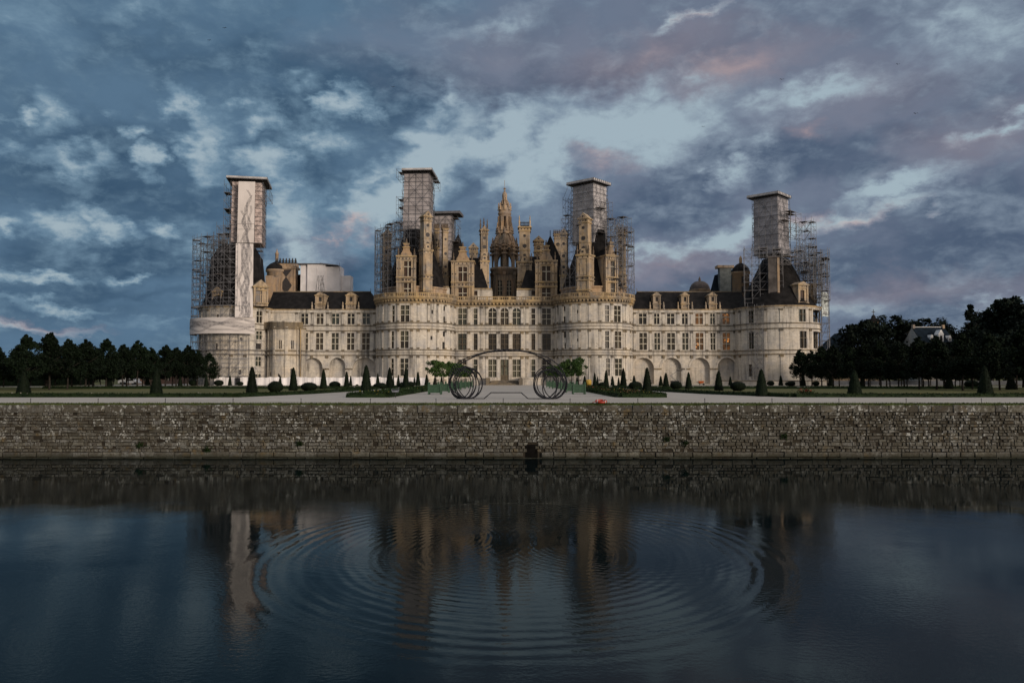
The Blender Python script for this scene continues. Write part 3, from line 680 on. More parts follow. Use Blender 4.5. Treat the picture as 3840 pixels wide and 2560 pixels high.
mb.lathe([(lr(96), lz(750)), (lr(96), lz(725)), (lr(86), lz(715)), (lr(86), lz(695)), (lr(30), lz(694))], lx, ly, 24)
for k in range(8):
    a = R(45) * k + R(22.5); mb.rbox(lx + lr(66) * math.sin(a), ly - lr(66) * math.cos(a), a, -.30, .30, -.42, .42, lz(695), lz(545))
    pots(mb, lx + lr(90) * math.sin(a), ly - lr(90) * math.cos(a), lz(715), 2.4, .3)
mb.lathe([(lr(13), lz(695)), (lr(13), lz(545))], lx, ly, 12)
mb.lathe([(lr(72), lz(548)), (lr(72), lz(525)), (lr(80), lz(515)), (lr(80), lz(500)), (lr(70), lz(492))], lx, ly, 24)
mb.build('colonnade', MU, lan)
mb = MB()
mb.lathe([(lr(72), lz(494)), (lr(73), lz(470)), (lr(66), lz(445)), (lr(50), lz(420)), (lr(32), lz(402)), (lr(28), lz(385)), (lr(26), lz(378))], lx, ly, 24)
for k in range(8):
    a = R(45) * k; pots(mb, lx + lr(70) * math.sin(a), ly - lr(70) * math.cos(a), lz(470), 2.2, .28); pots(mb, lx + lr(36) * math.sin(a), ly - lr(36) * math.cos(a), lz(405), 1.4, .22)
    mb.rbox(lx + lr(20) * math.sin(a), ly - lr(20) * math.cos(a), a, -.18, .18, -.2, .2, lz(385), lz(318))
mb.lathe([(lr(10), lz(385)), (lr(10), lz(318))], lx, ly, 8)
mb.lathe([(lr(28), lz(320)), (lr(31), lz(300)), (lr(31), lz(290)), (lr(25), lz(265)), (lr(12), lz(248)), (lr(7), lz(235)), (lr(10), lz(225)), (lr(4), lz(212)), (lr(2), lz(200)), (.06, lz(112))], lx, ly, 12)
mb.box(lx - lr(17), lx + lr(17), ly - .15, ly + .15, lz(216), lz(207)); mb.disc((lx, ly, lz(212)), (0, 1, 0), lr(9), 0, 8, .15)
mb.build('spire', MU, lan)
# roof block of the keep behind the chimneys
mb = MB()
for x0, x1 in ((CX - 16, CX - 5), (CX + 5, CX + 16)):
    mb.box(x0, x1, 206, 232, 24.4, 31); mb.prism([(x0, 206, 31), (x0, 232, 31), (x0, 226, 36.4), (x0, 212, 36.4)], (x1 - x0, 0, 0))
mb.build('terrace_roof', MSL, ch)

# ---- gallery wings ---------------------------------------------------------
def wing(x0, x1, cols_u, zfun, cols_l, arches, dorm, hipl, hipr, lit=()):
    mm = flat(FY); mb = MB(); H = []
    U = lambda p: at(*zfun(p, 1000), FY)[0]
    for i, (a, b) in enumerate(cols_u): H.append((U(a), U(b), 18.55, 21.15, 0, .45, i, 1))
    for i, (a, b) in enumerate(cols_l): H.append((U(a), U(b), 12.25, 16.4, 0, .45, i, 0))
    for a, b in arches: H.append((U(a), U(b), 3.9, 10.35, min(2.6, (U(b) - U(a)) / 2), 1.1, -1, -1))
    gridwall(mb, [x0, x1], [3.5, 22.0], H, mm, .45)
    for h in H:
        if h[6] < 0:
            mb.poly([mm(h[0], 3.9, 1.1), mm(h[1], 3.9, 1.1), mm(h[1], 10.35, 1.1), mm(h[0], 10.35, 1.1)], 2)
            for zz in (7.9, 7.4): mbar(mb, mm, h[0], h[1], zz - .07, zz + .07, 1.0, 1.12, 2)
            n = 14; uc, hw = (h[0] + h[1]) / 2, (h[1] - h[0]) / 2          # arch band
            for i in range(n):
                t0, t1 = math.pi * i / n, math.pi * (i + 1) / n; zt = 10.35 - h[4]
                f = lambda t, k, d: mm(uc - (hw + k) * math.cos(t), zt + (h[4] + k) * math.sin(t), d)
                mb.hexa([f(t0, 0, -.1), f(t1, 0, -.1), f(t1, .45, -.1), f(t0, .45, -.1), f(t0, 0, .01), f(t1, 0, .01), f(t1, .45, .01), f(t0, .45, .01)], 0)
            for a, b in ((h[0] - .9, h[0]), (h[1], h[1] + .9)): mbar(mb, mm, max(a, x0), min(b, x1), 7.4, 7.75, -.12, .01, 1)
    for z_ in (10.95, 11.9, 16.95, 18.2): mslab(mb, mm, x0, x1, z_ - .09, z_ + .09, .24, 1, 1)
    mslab(mb, mm, x0, x1, 21.45, 22.02, .35, 1, 0); mslab(mb, mm, x0, x1, 22.02, 22.2, .5, 1, 3)
    px = sorted(set([round((H[i][1] + H[i + 1][0]) / 2, 3) for i in range(len(cols_u) - 1)] + [H[0][0] - 1.1, H[len(cols_u) - 1][1] + 1.1]))
    for x in px:
        for z0, z1 in ((12.0, 16.8), (18.3, 21.45)):
            mbar(mb, mm, x - .26, x + .26, z0, z1, -.12, .01, 0); mbar(mb, mm, x - .34, x + .34, z1 - .45, z1, -.18, .01, 1); mbar(mb, mm, x - .34, x + .34, z0, z0 + .3, -.18, .01, 1)
        mbar(mb, mm, x - .3, x + .3, 10.2, 10.85, -.3, .01, 1)
    mb.box(x0, x1, FY + 1.2, FY + 11, 3.5, 22.0, 0)
    wg = mb.build('gallery_wing', [MS, MG, MS, MC], ch)
    for h in H:
        if h[6] >= 0:
            li = h[6] in lit
            window(wg, mm, h, 1.0, 2, (.66,) if h[7] else (.36, .72), MLIT if li else None, None, .17, muntin=bool(h[7] == 0), label='window glowing amber from lamps inside' if li else None)
    zr = 26.9; ya, yb, yc = FY - .3, FY + 4.3, FY + 11      # mansard
    mb = MB(); L = [(x0 - .0, ya, 22.2), (x0, yc, 22.2)]; 
    a0, a1 = x0 + hipl, x1 - hipr
    mb.poly([(x0, ya, 22.2), (x1, ya, 22.2), (a1, yb, zr), (a0, yb, zr)]); mb.poly([(x0, yc, 22.2), (a0, yb + 1, zr), (a1, yb + 1, zr), (x1, yc, 22.2)])
    mb.poly([(x0, ya, 22.2), (a0, yb, zr), (a0, yb + 1, zr), (x0, yc, 22.2)]); mb.poly([(x1, ya, 22.2), (x1, yc, 22.2), (a1, yb + 1, zr), (a1, yb, zr)])
    mb.poly([(a0, yb, zr), (a1, yb, zr), (a1, yb + 1, zr), (a0, yb + 1, zr)])
    mb.box(a0, a1, yb - .05, yb + 1.05, zr - .02, zr + .22, 1); mb.tube((a0 if hipl else a1, yb + .5, zr), (a0 if hipl else a1, yb + .5, zr + 1.0), .07, 1)
    mb.build('roof', [MSL, MG], wg)
    for a, b in dorm:                                        # small stone dormers on the eaves
        xa, xb = U(a), U(b); xc = (xa + xb) / 2; w = (xb - xa) / 2; f = flat(FY - .2); mb = MB()
        hh = (xc - w * .32, xc + w * .32, 24.15, 25.25, 0, .3); gridwall(mb, [xc - w, xc + w], [22.25, 25.5], [hh], f, .3)
        mb.poly([f(hh[0], hh[2], .3), f(hh[1], hh[2], .3), f(hh[1], hh[3], .3), f(hh[0], hh[3], .3)], 1)
        for xx in (xc - w, xc + w): mb.poly([f(xx, 22.25), f(xx, 22.25, 3.5), f(xx, 25.5, 3.5), f(xx, 25.5)])
        for s_ in (-1, 1): mbar(mb, f, *sorted((xc + s_ * w, xc + s_ * w * .7)), 22.25, 25.5, -.15, .01, 0)
        for zz in (23.4, 25.5): mbar(mb, f, xc - w * 1.15, xc + w * 1.15, zz, zz + .22, -.3, 3.4 if zz > 25 else .01, 2)
        for u in (-.4, 0, .4): mb.disc(f(xc + u * w, 22.95, -.01), (0, -1, 0), .14, 1, 6, .03)
        mb.prism([f(xc - w, 25.72, -.1), f(xc + w, 25.72, -.1), f(xc + w * .5, 26.2, -.1), f(xc, 26.45, -.1), f(xc - w * .5, 26.2, -.1)], (0, 3.2, 0), 0)
        for s_ in (-1, 1): pots(mb, xc + s_ * (w + .75), FY - .3, 22.2, 1.9, .22)
        mb.build('roof_dormer', [MU2, MD, MC], wg)
    return wg
MLIT = nodemat("amber_lit_glass")[0]
_n = MLIT.node_tree; _b = _n.nodes['Principled BSDF']; _b.inputs['Base Color'].default_value = (.03, .02, .012, 1); _b.inputs['Roughness'].default_value = .2
_v = mnode(_n, 'ShaderNodeTexVoronoi'); _t = mnode(_n, 'ShaderNodeTexCoord'); _v.inputs['Scale'].default_value = .95; _n.links.new(_t.outputs['Object'], _v.inputs['Vector'])
_r = rampn(_n, _v.outputs['Distance'], .30, .10); _f = noise(_n, .8, 2)
_e = mixc(_n, rampn(_n, _f, .35, .7), (.025, .010, .002), (.13, .045, .007)); _n.links.new(mixc(_n, _r, _e, (.9, .34, .08)), _b.inputs['Emission Color']); _b.inputs['Emission Strength'].default_value = 1.0
# left wing, seen in close-up Z1 coordinates, and right wing in Z6 coordinates
xl = at(*Z1(590, 1000), FY)[0]
wing(xl, CX - TX - 8.6, [(820, 868), (925, 973), (1030, 1080), (1137, 1185), (1240, 1290)], Z1, [(832, 868), (923, 972), (1030, 1078), (1135, 1184), (1238, 1290)],
     [(835, 970), (1015, 1125), (1175, 1338)], [(917, 983), (1127, 1193)], 0.0, 3.4)
wing(CX + TX + 8.6, at(*Z6(905, 1000), FY)[0], [(110, 165), (221, 260), (316, 369), (426, 468), (524, 580), (634, 667), (723, 777)], Z6, [(112, 167), (222, 263), (316, 373), (427, 470), (525, 582), (635, 669), (724, 778)],
     [(62, 217), (273, 418), (483, 627), (686, 820)], [(213, 268), (419, 477), (623, 681)], 3.0, 0.0, lit=(4, 6))

# ---- corner towers -----------------------------------------------------------
LTX, LTR = -67.46, 8.35; RTX, RTR = 64.7, 10.05
def corner_tower(cx, r, sx, hol, roofp):
    mm = cyl(cx, TY, r); per = 1 / r; mb = MB(); us = list(np.linspace(-math.pi, math.pi, 73)); H = []
    for a, b, z0, z1 in hol: H.append((*sorted((cyl_u(a, cx, TY, r), cyl_u(b, cx, TY, r))), z0, z1, 0, .5))
    H = [(h[0], max(h[1], h[0] + .07), *h[2:]) for h in H]
    gridwall(mb, us, [3.5, 9.2, 11, 16.9, 18.2, 22.0], H, mm, .5); mb.poly([mm(u, 22.0) for u in us[:-1]], 0)
    for z in (10.95, 11.9, 16.95, 18.2): mslab(mb, mm, -2.2, 2.2, z - .10, z + .10, .26, 48, 1)
    mslab(mb, mm, -2.2, 2.2, 21.6, 21.95, .22, 48, 0); mslab(mb, mm, -2.2, 2.2, 21.95, 22.3, .42, 48, 2); mslab(mb, mm, -2.2, 2.2, 3.5, 5.0, .3, 48, 0)
    for k in range(-5, 6):
        u = R(k * 21 + 9 * sx)
        if any(h[0] - .06 < u < h[1] + .06 for h in H): continue
        for z0, z1 in ((5.0, 10.8), (12.05, 16.8), (18.35, 21.6)):
            mbar(mb, mm, u - .32 * per, u + .32 * per, z0, z1, -.14, .02, 3); mbar(mb, mm, u - .4 * per, u + .4 * per, z1 - .5, z1, -.2, .02, 1)
    t = mb.build('corner_tower', [MS, MG, MC, MS], ch)
    for h in H:
        big = h[3] - h[2] > 1.5; window(t, mm, h, per, 2 if big else 1, (.6,) if big else (), None if big else MD, MWD if sx > 0 else None, .16, muntin=False)
    mb = MB(); mb.lathe(roofp, cx, TY, 40); mb.build('roof', MSL, t)
    return t
zlt = lambda y: at(*Z1(0, y), 187)[1]
lt = corner_tower(LTX, LTR, -1, [(*[Z1(x, 0)[0] for x in (511, 551)], 17.95 + .6, 21.3), (*[Z1(x, 0)[0] for x in (510, 550)], 14.6, 16.5), (*[Z1(x, 0)[0] for x in (508, 548)], 11.9 + .35, 13.6), (*[Z1(x, 0)[0] for x in (507, 547)], 8.2, 10.4), (*[Z1(x, 0)[0] for x in (507, 547)], 4.2, 6.3),
     (*[Z1(x, 0)[0] for x in (233, 247)], 19.5, 20.3), (*[Z1(x, 0)[0] for x in (398, 412)], 14.0, 14.9), (*[Z1(x, 0)[0] for x in (230, 245)], 12.0, 13.5), (*[Z1(x, 0)[0] for x in (396, 410)], 6.2, 7.3)],
     [(8.3, 22.1), (7.2, 25), (6.6, 29), (6.0, 34.5), (4.2, 37.5), (0.1, 38)])
rt = corner_tower(RTX, RTR, 1, [(*[Z6(x, 0)[0] for x in (1288, 1342)], 18.35 + .15, 21.4), (*[Z6(x, 0)[0] for x in (1292, 1346)], 12.3, 16.3), (*[Z6(x, 0)[0] for x in (1394, 1428)], 18.5, 21.4), (*[Z6(x, 0)[0] for x in (1395, 1428)], 12.3, 16.3),
     (*[Z6(x, 0)[0] for x in (920, 955)], 18.4, 21.3), (*[Z6(x, 0)[0] for x in (920, 955)], 12.3, 16.3), (*[Z6(x, 0)[0] for x in (916, 944)], 5.8, 8.6)],
     [(9.7, 22.2), (9.0, 23.2), (7.4, 25.8), (5.8, 28.9), (4.4, 31.8), (3.1, 34.4), (.1, 34.8)])
def tower_dormer(z, xa, xb, yt, yc, yb, wxa, wxb, wy0, wy1, y, rot, parent, ped=True, two=True):
    T = w_at(z, y); x0, zt = T(xa, yt); x1, zc = T(xb, yc); zb = max(T(xa, yb)[1], 22.05); a0, w1 = T(wxa, wy0); a1, w0 = T(wxb, wy1); cx = (x0 + x1) / 2; w = (x1 - x0) / 2
    def m(u, zz, d=0.0): c_, s_ = math.cos(rot), math.sin(rot); return (cx + u * c_ - d * s_, y + u * s_ + d * c_, zz)
    mb = MB(); h = (a0 - cx, a1 - cx, w0, w1, 0, .4); gridwall(mb, [-w, w], [zb, zc], [h], m, .4)
    for s_ in (-1, 1):
        mb.poly([m(s_ * w, zb), m(s_ * w, zb, 6), m(s_ * w, zc, 6), m(s_ * w, zc)]); mbar(mb, m, *sorted((s_ * w, s_ * w * .78)), zb, zc, -.22, .01, 0)
    mbar(mb, m, -w * 1.08, w * 1.08, w0 - .35, w0 - .05, -.32, .01, 2); mbar(mb, m, -w, w, zc - .7, zc - .5, -.2, .01, 2); mbar(mb, m, -w * 1.14, w * 1.14, zc, zc + .3, -.4, 6, 2)
    mb.prism([m(-w * 1.1, zc + .3, -.3), m(w * 1.1, zc + .3, -.3), m(0, zt, -.3)], Vector(m(0, 0, 6)) - Vector(m(0, 0, 0)), 0)
    if not ped:
        for u in (-.6, 0, .6): mb.disc(m(u * w, zc - .25, -.05), (math.sin(rot), -math.cos(rot), 0), .16, 1, 6, .04); mb.disc(m(u * w, zb + .6, -.05), (math.sin(rot), -math.cos(rot), 0), .16, 1, 6, .04)
    d = mb.build('roof_dormer', [MU2, MD, MC], parent, label=None)
    mb = MB(); mb.poly([m(h[0], w0, .35), m(h[1], w0, .35), m(h[1], w1, .35), m(h[0], w1, .35)])
    return d, mb, m, h, w0, w1
for a in ((Z1, 497, 592, 818, 872, 998, 511, 551, 890, 972, 187.8, R(30), lt, False, True), (Z1, 210, 282, 868, 905, 1002, 238, 256, 925, 965, 187.6, R(-16), lt, False, False), (Z6, 1265, 1360, 735, 765, 912, 1291, 1330, 800, 885, 186.6, R(24), rt, True, False), (Z6, 1385, 1428, 748, 775, 900, 1398, 1412, 800, 870, 192.5, R(62), rt, True, False)):
    d, mb, m, h, w0, w1 = tower_dormer(*a)
    g = MB(); g.poly([m(h[0], w0, .3), m(h[1], w0, .3), m(h[1], w1, .3), m(h[0], w1, .3)], 0)
    if a[14]: g.hexa([m(-.08, w0, .15), m(.08, w0, .15), m(.08, w0, .29), m(-.08, w0, .29), m(-.08, w1, .15), m(.08, w1, .15), m(.08, w1, .29), m(-.08, w1, .29)], 1); zz = w0 + (w1 - w0) * .6; g.hexa([m(h[0], zz, .16), m(h[1], zz, .16), m(h[1], zz, .28), m(h[0], zz, .28), m(h[0], zz + .15, .16), m(h[1], zz + .15, .16), m(h[1], zz + .15, .28), m(h[0], zz + .15, .28)], 1)
    o = g.build('dormer_window', [MGB, MU2], None); o.parent = d
# tall panelled chimney on the roof of the far-end tower
mb = MB(); x, zt = at(*Z6(1102, 565), 188.3); _, zb = at(*Z6(1102, 800), 187.6)
mb.rbox(x, 188.4, R(-18), -1.3, .75, -.9, 3.2, zb - 1.5, zt, 0); mb.rbox(x, 188.4, R(-18), .75, 1.25, -1.0, 3.2, zb - 1.5, zt, 1); mb.rbox(x, 188.4, R(-18), -1.4, 1.4, -1.1, 3.3, zt, zt + .35, 0)
mb.build('chimney', [plain("dark_chimney_stone", (.085, .075, .07), .9, .4, .6), MU], ch)  # wide left part in darker stone, narrow right strip paler

# ---- polygonal stair turret beside the left wing
mb = MB(); sx_, _ = at(1066, 1300, 192.5); sr = 3.7
def octo(r, z0, z1, mi, r1=None):
    mb.lathe([(r, z0), (r1 or r, z1)], sx_, 192.8, 8, mi, R(22.5), R(382.5), False)
mo = cyl(sx_, 192.8, sr); HO = []
for k in (-1, 0, 1): HO += [(R(45 * k) - .10, R(45 * k) - .015, 12.3, 14.4, .35, .35), (R(45 * k) + .015, R(45 * k) + .10, 12.3, 14.4, .35, .35)]
HO += [(R(-45) - .12, R(-45) + .10, 4.2, 6.9, .6, .8), (R(-9) , R(-9) + .16, 4.2, 6.4, .4, .8), (R(38), R(38) + .22, 5.0, 7.6, 0, .8)]
gridwall(mb, [R(a) for a in range(-180, 181, 15)], [3.5, 10.9, 17.6], HO, mo, .35, 0)
for h in HO: mb.poly([mo(h[0], h[2], .34), mo(h[1], h[2], .34), mo(h[1], h[3], .34), mo(h[0], h[3], .34)], 2)
for z, p in ((10.9, .3), (11.9, .25), (17.2, .4)): mslab(mb, mo, -math.pi, math.pi, z - .16, z + .16, p, 24, 1)
for k in range(8): a = R(45 * k + 22.5); mbar(mb, mo, a - .09, a + .09, 3.5, 17.2, -.25, .05, 0)
mb.lathe([(sr + .3, 17.4), (sr + .3, 17.6), (.2, 17.7)], sx_, 192.8, 8, 0, R(22.5), R(382.5), False)
mslab(mb, mo, -math.pi, math.pi, 17.4, 18.7, .22, 24, 1, .12); mslab(mb, mo, -math.pi, math.pi, 18.7, 18.95, .32, 24, 0, .2)
mb.box(sx_ - 5.2, sx_ - 2, 192.2, FY, 3.5, 17.4, 0); mb.box(sx_ + 2, sx_ + 4.6, 191.6, FY, 3.5, 17.4, 0)
for xa, xb in ((sx_ - 5.3, sx_ - 3), (sx_ + 3, sx_ + 4.7)):
    for z in (10.9, 11.9, 17.3): mb.box(xa, xb, 191.3, FY - .02, z - .13, z + .13, 1)
    mb.box(xa, xb, 191.35, 191.8, 17.5, 18.8, 1)
mb.tube(at(*Z1(815, 1480), 191.2)[:1] + (191.2, 4), at(*Z1(815, 1180), 191.2)[:1] + (191.2, 17.2), .12, 3, 6)
mb.build('stair_turret', [stone("old_rough_stone", (.52, .48, .41), stain=(.12, .105, .095), stain_amt=.95, warm_amt=.2), MG, MD, MC], ch)

# ---- courtyard roofs seen above the wings
mb = MB(); T = w_at(Z1, 216)
x, zt = T(652, 770); zb = 20
mb.lathe([(2.6, zb), (2.6, zt), (2.9, zt + .1), (2.9, zt + .7)], x, 216, 16, 0); mb.lathe([(2.9, zt + .7), (2.7, zt + 1.4), (1.8, zt + 2.3), (.7, zt + 2.9), (.5, zt + 3)], x, 216, 16, 1)
mb.lathe([(.45, zt + 3), (.45, zt + 5), (.6, zt + 5.1), (.2, zt + 5.8), (.05, zt + 6.6)], x, 216, 8, 0)
for zz in (T(0, 820)[1], T(0, 880)[1], T(0, 940)[1]): mb.rbox(x, 216, 0, -.5, .5, -2.66, -2.5, zz - .7, zz + .7, 2)
mb.build('courtyard_turret', [MU, MSL, MD], ch)
mb = MB(); x, zt = T(728, 720)
mb.rbox(x, 216, 0, -2.5, 2.5, -1.5, 1.5, 20, zt - 1.2, 0); mb.rbox(x, 216, 0, -2.9, 2.9, -1.8, 1.8, zt - 1.2, zt - .6, 0); mb.rbox(x, 216, 0, -2.6, 2.6, -1.6, 1.6, zt - .6, zt + .3, 0)
for u in np.linspace(-2.5, 2.5, 7): pots(mb, x + u, 214.6, zt + .3, 1.5, .33, 2)
for sgn in (-1, 1): mb.rbox(x, 216, 0, *sorted((sgn * 2.6, sgn * 2.1)), -1.65, -1.4, 20, zt - 1.3, 0)
zz = T(0, 862)[1]; mb.prism([(x, 214.45, zz - 2.4), (x + 1.6, 214.45, zz), (x, 214.45, zz + 2.4), (x - 1.6, 214.45, zz)], (0, .1, 0), 1)
zz = T(0, 775)[1]; mb.prism([(x, 214.45, zz - 1.2), (x + 1.5, 214.45, zz + .8), (x - 1.5, 214.45, zz + .8)], (0, .1, 0), 1)
mb.build('chimney', [MU, MD, MBL], ch)
mb = MB(); x0, z1 = T(770, 780); x1, _ = T(880, 780)
mb.box(x0, x1, 217, 230, 20, z1); mb.build('courtyard_roof', MSL, ch)
mb = MB(); x0, z1 = at(*Z1(575, 790), 206); x1, _ = at(*Z1(620, 790), 206); mb.box(x0, x1, 206, 214, 20, z1); mb.build('roof_wall', MU, ch)
mb = MB(); x, zt = at(*Z6(556, 755), 222); rr = 150 / 2 / 1.96 * 222 / F; zb = at(*Z6(556, 812), 222)[1]
mb.lathe([(rr, 20), (rr, zb), (rr * 1.04, zb + .1), (rr * 1.04, zb + .6)], x, 222, 24, 1)
mb.lathe([(rr, zb + .6), (rr * .96, zb + 1.2), (rr * .80, zb + 2.1), (rr * .50, zb + 2.8), (.3, zb + 3.1), (.35, zb + 3.5), (.06, zb + 4.3)], x, 222, 24, 0)
mb.build('chapel_dome', [plain("dome_tiles", (.075, .058, .052), .7, .35, 1), MU], ch)
mb = MB(); y = 214; x0, zr = at(*Z6(665, 690), y); x1, zr2 = at(*Z6(818, 640), y); x2, _ = at(*Z6(830, 850), y); zb = 23
xa, _ = at(*Z6(622, 850), y)
mb.poly([(xa, y - 4, zb), (x2, y - 4, zb), (x1, y, zr2), (x0, y, zr)]); mb.poly([(x2, y + 5, zb), (xa, y + 5, zb), (x0, y, zr), (x1, y, zr2)]); mb.poly([(xa, y + 5, zb), (xa, y - 4, zb), (x0, y, zr)]); mb.poly([(x2, y - 4, zb), (x2, y + 5, zb), (x1, y, zr2)])
mb.build('blue_slate_roof', MSB, ch)
mb = MB(); x, zt = at(*Z6(738, 640), y - 2); mb.rbox(x, y - 2, 0, -1.5, 1.5, -1, 1, 27, zt); mb.rbox(x, y - 2, 0, -2.2, 2.2, -1.4, 1.4, zt, zt + .7, 1); mb.build('chimney', [plain("roof_chimney_stone", (.13, .145, .145), .9, .3, 1), MU], ch)
mb = MB(); y = 204; x, zt = at(*Z6(858, 685), y)
mb.lathe([(2.15, 18), (2.15, zt), (2.4, zt + .1), (2.4, zt + .6)], x, y, 16, 0); mb.lathe([(2.3, zt + .6), (2.1, zt + 1.5), (1.2, zt + 2.5), (.5, zt + 2.9)], x, y, 16, 1); mb.lathe([(.4, zt + 2.9), (.4, zt + 4.2), (.1, zt + 4.8)], x, y, 8, 0)
for py in (730, 800): zz = at(*Z6(858, py), y)[1]; mb.rbox(x, y, 0, -.4, .4, -2.2, -2, zz - .8, zz + .8, 2)
mb.build('courtyard_turret', [MU, MSL, MD], ch)
# entrance steps and their parapets
mb = MB()
for i in range(7): mb.box(CX - 3.1 - .1 * i, CX + 3.3 + .1 * i, 188.6 + .55 * (6 - i) - .0, FY - .31, G - .1 + .16 * (6 - i), G + .05 + .16 * (6 - i) + .01, 0)
for s_ in (-1, 1): mb.box(CX + s_ * 3.9 - .4, CX + s_ * 3.9 + .4, 188.4, FY - .3, G - .1, G + 1.7, 0); mb.box(CX + s_ * 6.6 - 2.2, CX + s_ * 6.6 + 2.2, 190.5, FY - .3, G - .1, G + 1.5, 1); mb.box(CX + s_ * 6.6 - 2.4, CX + s_ * 6.6 + 2.4, 190.3, FY - .29, G + 1.5, G + 1.75, 1)
mb.build('entrance_steps', [MG, MS], ch)
# ================================================================ ground, water, canal wall
def struct(name, mb, m, kind='structure'): o = mb.build(name, m); o['kind'] = kind; return o
WY = 54.6                                                      # water face of the canal wall
# lawn / earth sheet to the horizon
mgrass = nodemat("lawn_grass"); n, b = mgrass[1], mgrass[2]
f1 = noise(n, .12, 5); f2 = noise(n, 2.5, 5, sc=(1, .35, 1), rough=.7)
n.links.new(mixc(n, rampn(n, f2, .3, .75, 0, .5), mixc(n, rampn(n, f1, .35, .65), (.070, .072, .028), (.105, .098, .040)), (.045, .050, .020)), b.inputs['Base Color']); b.inputs['Roughness'].default_value = .9; b.inputs['Specular IOR Level'].default_value = .1
mgrav = nodemat("gravel"); n, b = mgrav[1], mgrav[2]
f1 = noise(n, .35, 7, sc=(.35, 1, 1), rough=.75); f2 = noise(n, 14, 5, rough=.75)
n.links.new(mixc(n, rampn(n, f2, .35, .7, 0, .45), mixc(n, rampn(n, f1, .3, .7), (.29, .265, .235), (.43, .40, .365)), (.20, .18, .16)), b.inputs['Base Color']); b.inputs['Roughness'].default_value = .95; b.inputs['Specular IOR Level'].default_value = .1
bp = mnode(n, 'ShaderNodeBump', i_Strength=.5, i_Distance=.04); n.links.new(f2, bp.inputs['Height']); n.links.new(bp.outputs[0], b.inputs['Normal'])
mb = MB(); mb.poly([(-2600, WY + .55, G - .03), (2600, WY + .55, G - .03), (2600, 5200, G - .03), (-2600, 5200, G - .03)]); struct('ground', mb, mgrass[0])
def sheet(name, pts, m, z=.0):
    mb = MB(); mb.poly([(x, y, G + z) for x, y in pts]); return struct(name, mb, m)
sheet('gravel_path', [(-300, WY + .85), (300, WY + .85), (300, 71.6), (-300, 71.6)], mgrav[0], -.022)
sheet('gravel_path', [(-10.8, 71.6), (9.2, 71.6), (9.2, 184), (-10.8, 184)], mgrav[0], -.022)
sheet('gravel_path', [(-24.5, 71.6), (-14.9, 71.6), (-14.9, 150), (-20.2, 150), (-20.4, 103), (-21.6, 86)], mgrav[0], -.0215)
sheet('gravel_path', [(13.9, 71.6), (24.8, 71.6), (20.6, 86), (18.6, 103), (18.4, 150), (13.9, 150)], mgrav[0], -.0215)
sheet('gravel_path', [(-120, 150), (-10.8, 150), (-10.8, 160), (-120, 160)], mgrav[0], -.021)
sheet('gravel_path', [(9.2, 150), (120, 150), (120, 160), (9.2, 160)], mgrav[0], -.021)
sheet('gravel_path', [(-95, 172), (-10.8, 172), (-10.8, 260), (-95, 260)], mgrav[0], -.02)
sheet('gravel_path', [(9.2, 172), (95, 172), (95, 260), (9.2, 260)], mgrav[0], -.02)
sheet('gravel_path', [(-10.8, 184), (9.2, 184), (9.2, 260), (-10.8, 260)], mgrav[0], -.02)
# water with rings spreading from two spots
mwat = nodemat("canal_water"); n, b = mwat[1], mwat[2]
b.inputs['Base Color'].default_value = (.0035, .0075, .008, 1); b.inputs['Roughness'].default_value = .012; b.inputs['IOR'].default_value = 1.333; b.inputs['Specular IOR Level'].default_value = .5
L = n.links.new; tcw = n.nodes.new('ShaderNodeTexCoord')
def nm(op, a, b_=None, c_=None):
    x = n.nodes.new('ShaderNodeMath'); x.operation = op
    for i, q in enumerate((a, b_, c_)):
        if q is None: continue
        if isinstance(q, (int, float)): x.inputs[i].default_value = q
        else: L(q, x.inputs[i])
    return x.outputs[0]
def rings(cx, cy, lam, bands, ph=0.0, wob=.25):
    """height of waves of length lam round (cx, cy), with radial bands (r, width, amp)"""
    s = n.nodes.new('ShaderNodeVectorMath'); s.operation = 'SUBTRACT'; L(tcw.outputs['Object'], s.inputs[0]); s.inputs[1].default_value = (cx, cy, 0)
    ln = n.nodes.new('ShaderNodeVectorMath'); ln.operation = 'LENGTH'; L(s.outputs[0], ln.inputs[0])
    r = nm('ADD', ln.outputs['Value'], nm('MULTIPLY', nm('SUBTRACT', noise(n, .35, 2), .5), wob))
    wv = nm('SINE', nm('MULTIPLY_ADD', r, 2 * math.pi / lam, ph)); env = None
    for rr, wd, am in bands:
        q = nm('DIVIDE', nm('SUBTRACT', r, rr), wd); e = nm('MULTIPLY', nm('EXPONENT', nm('MULTIPLY', nm('MULTIPLY', q, q), -1.0)), am)
        env = e if env is None else nm('ADD', env, e)
    return nm('MULTIPLY', wv, env)
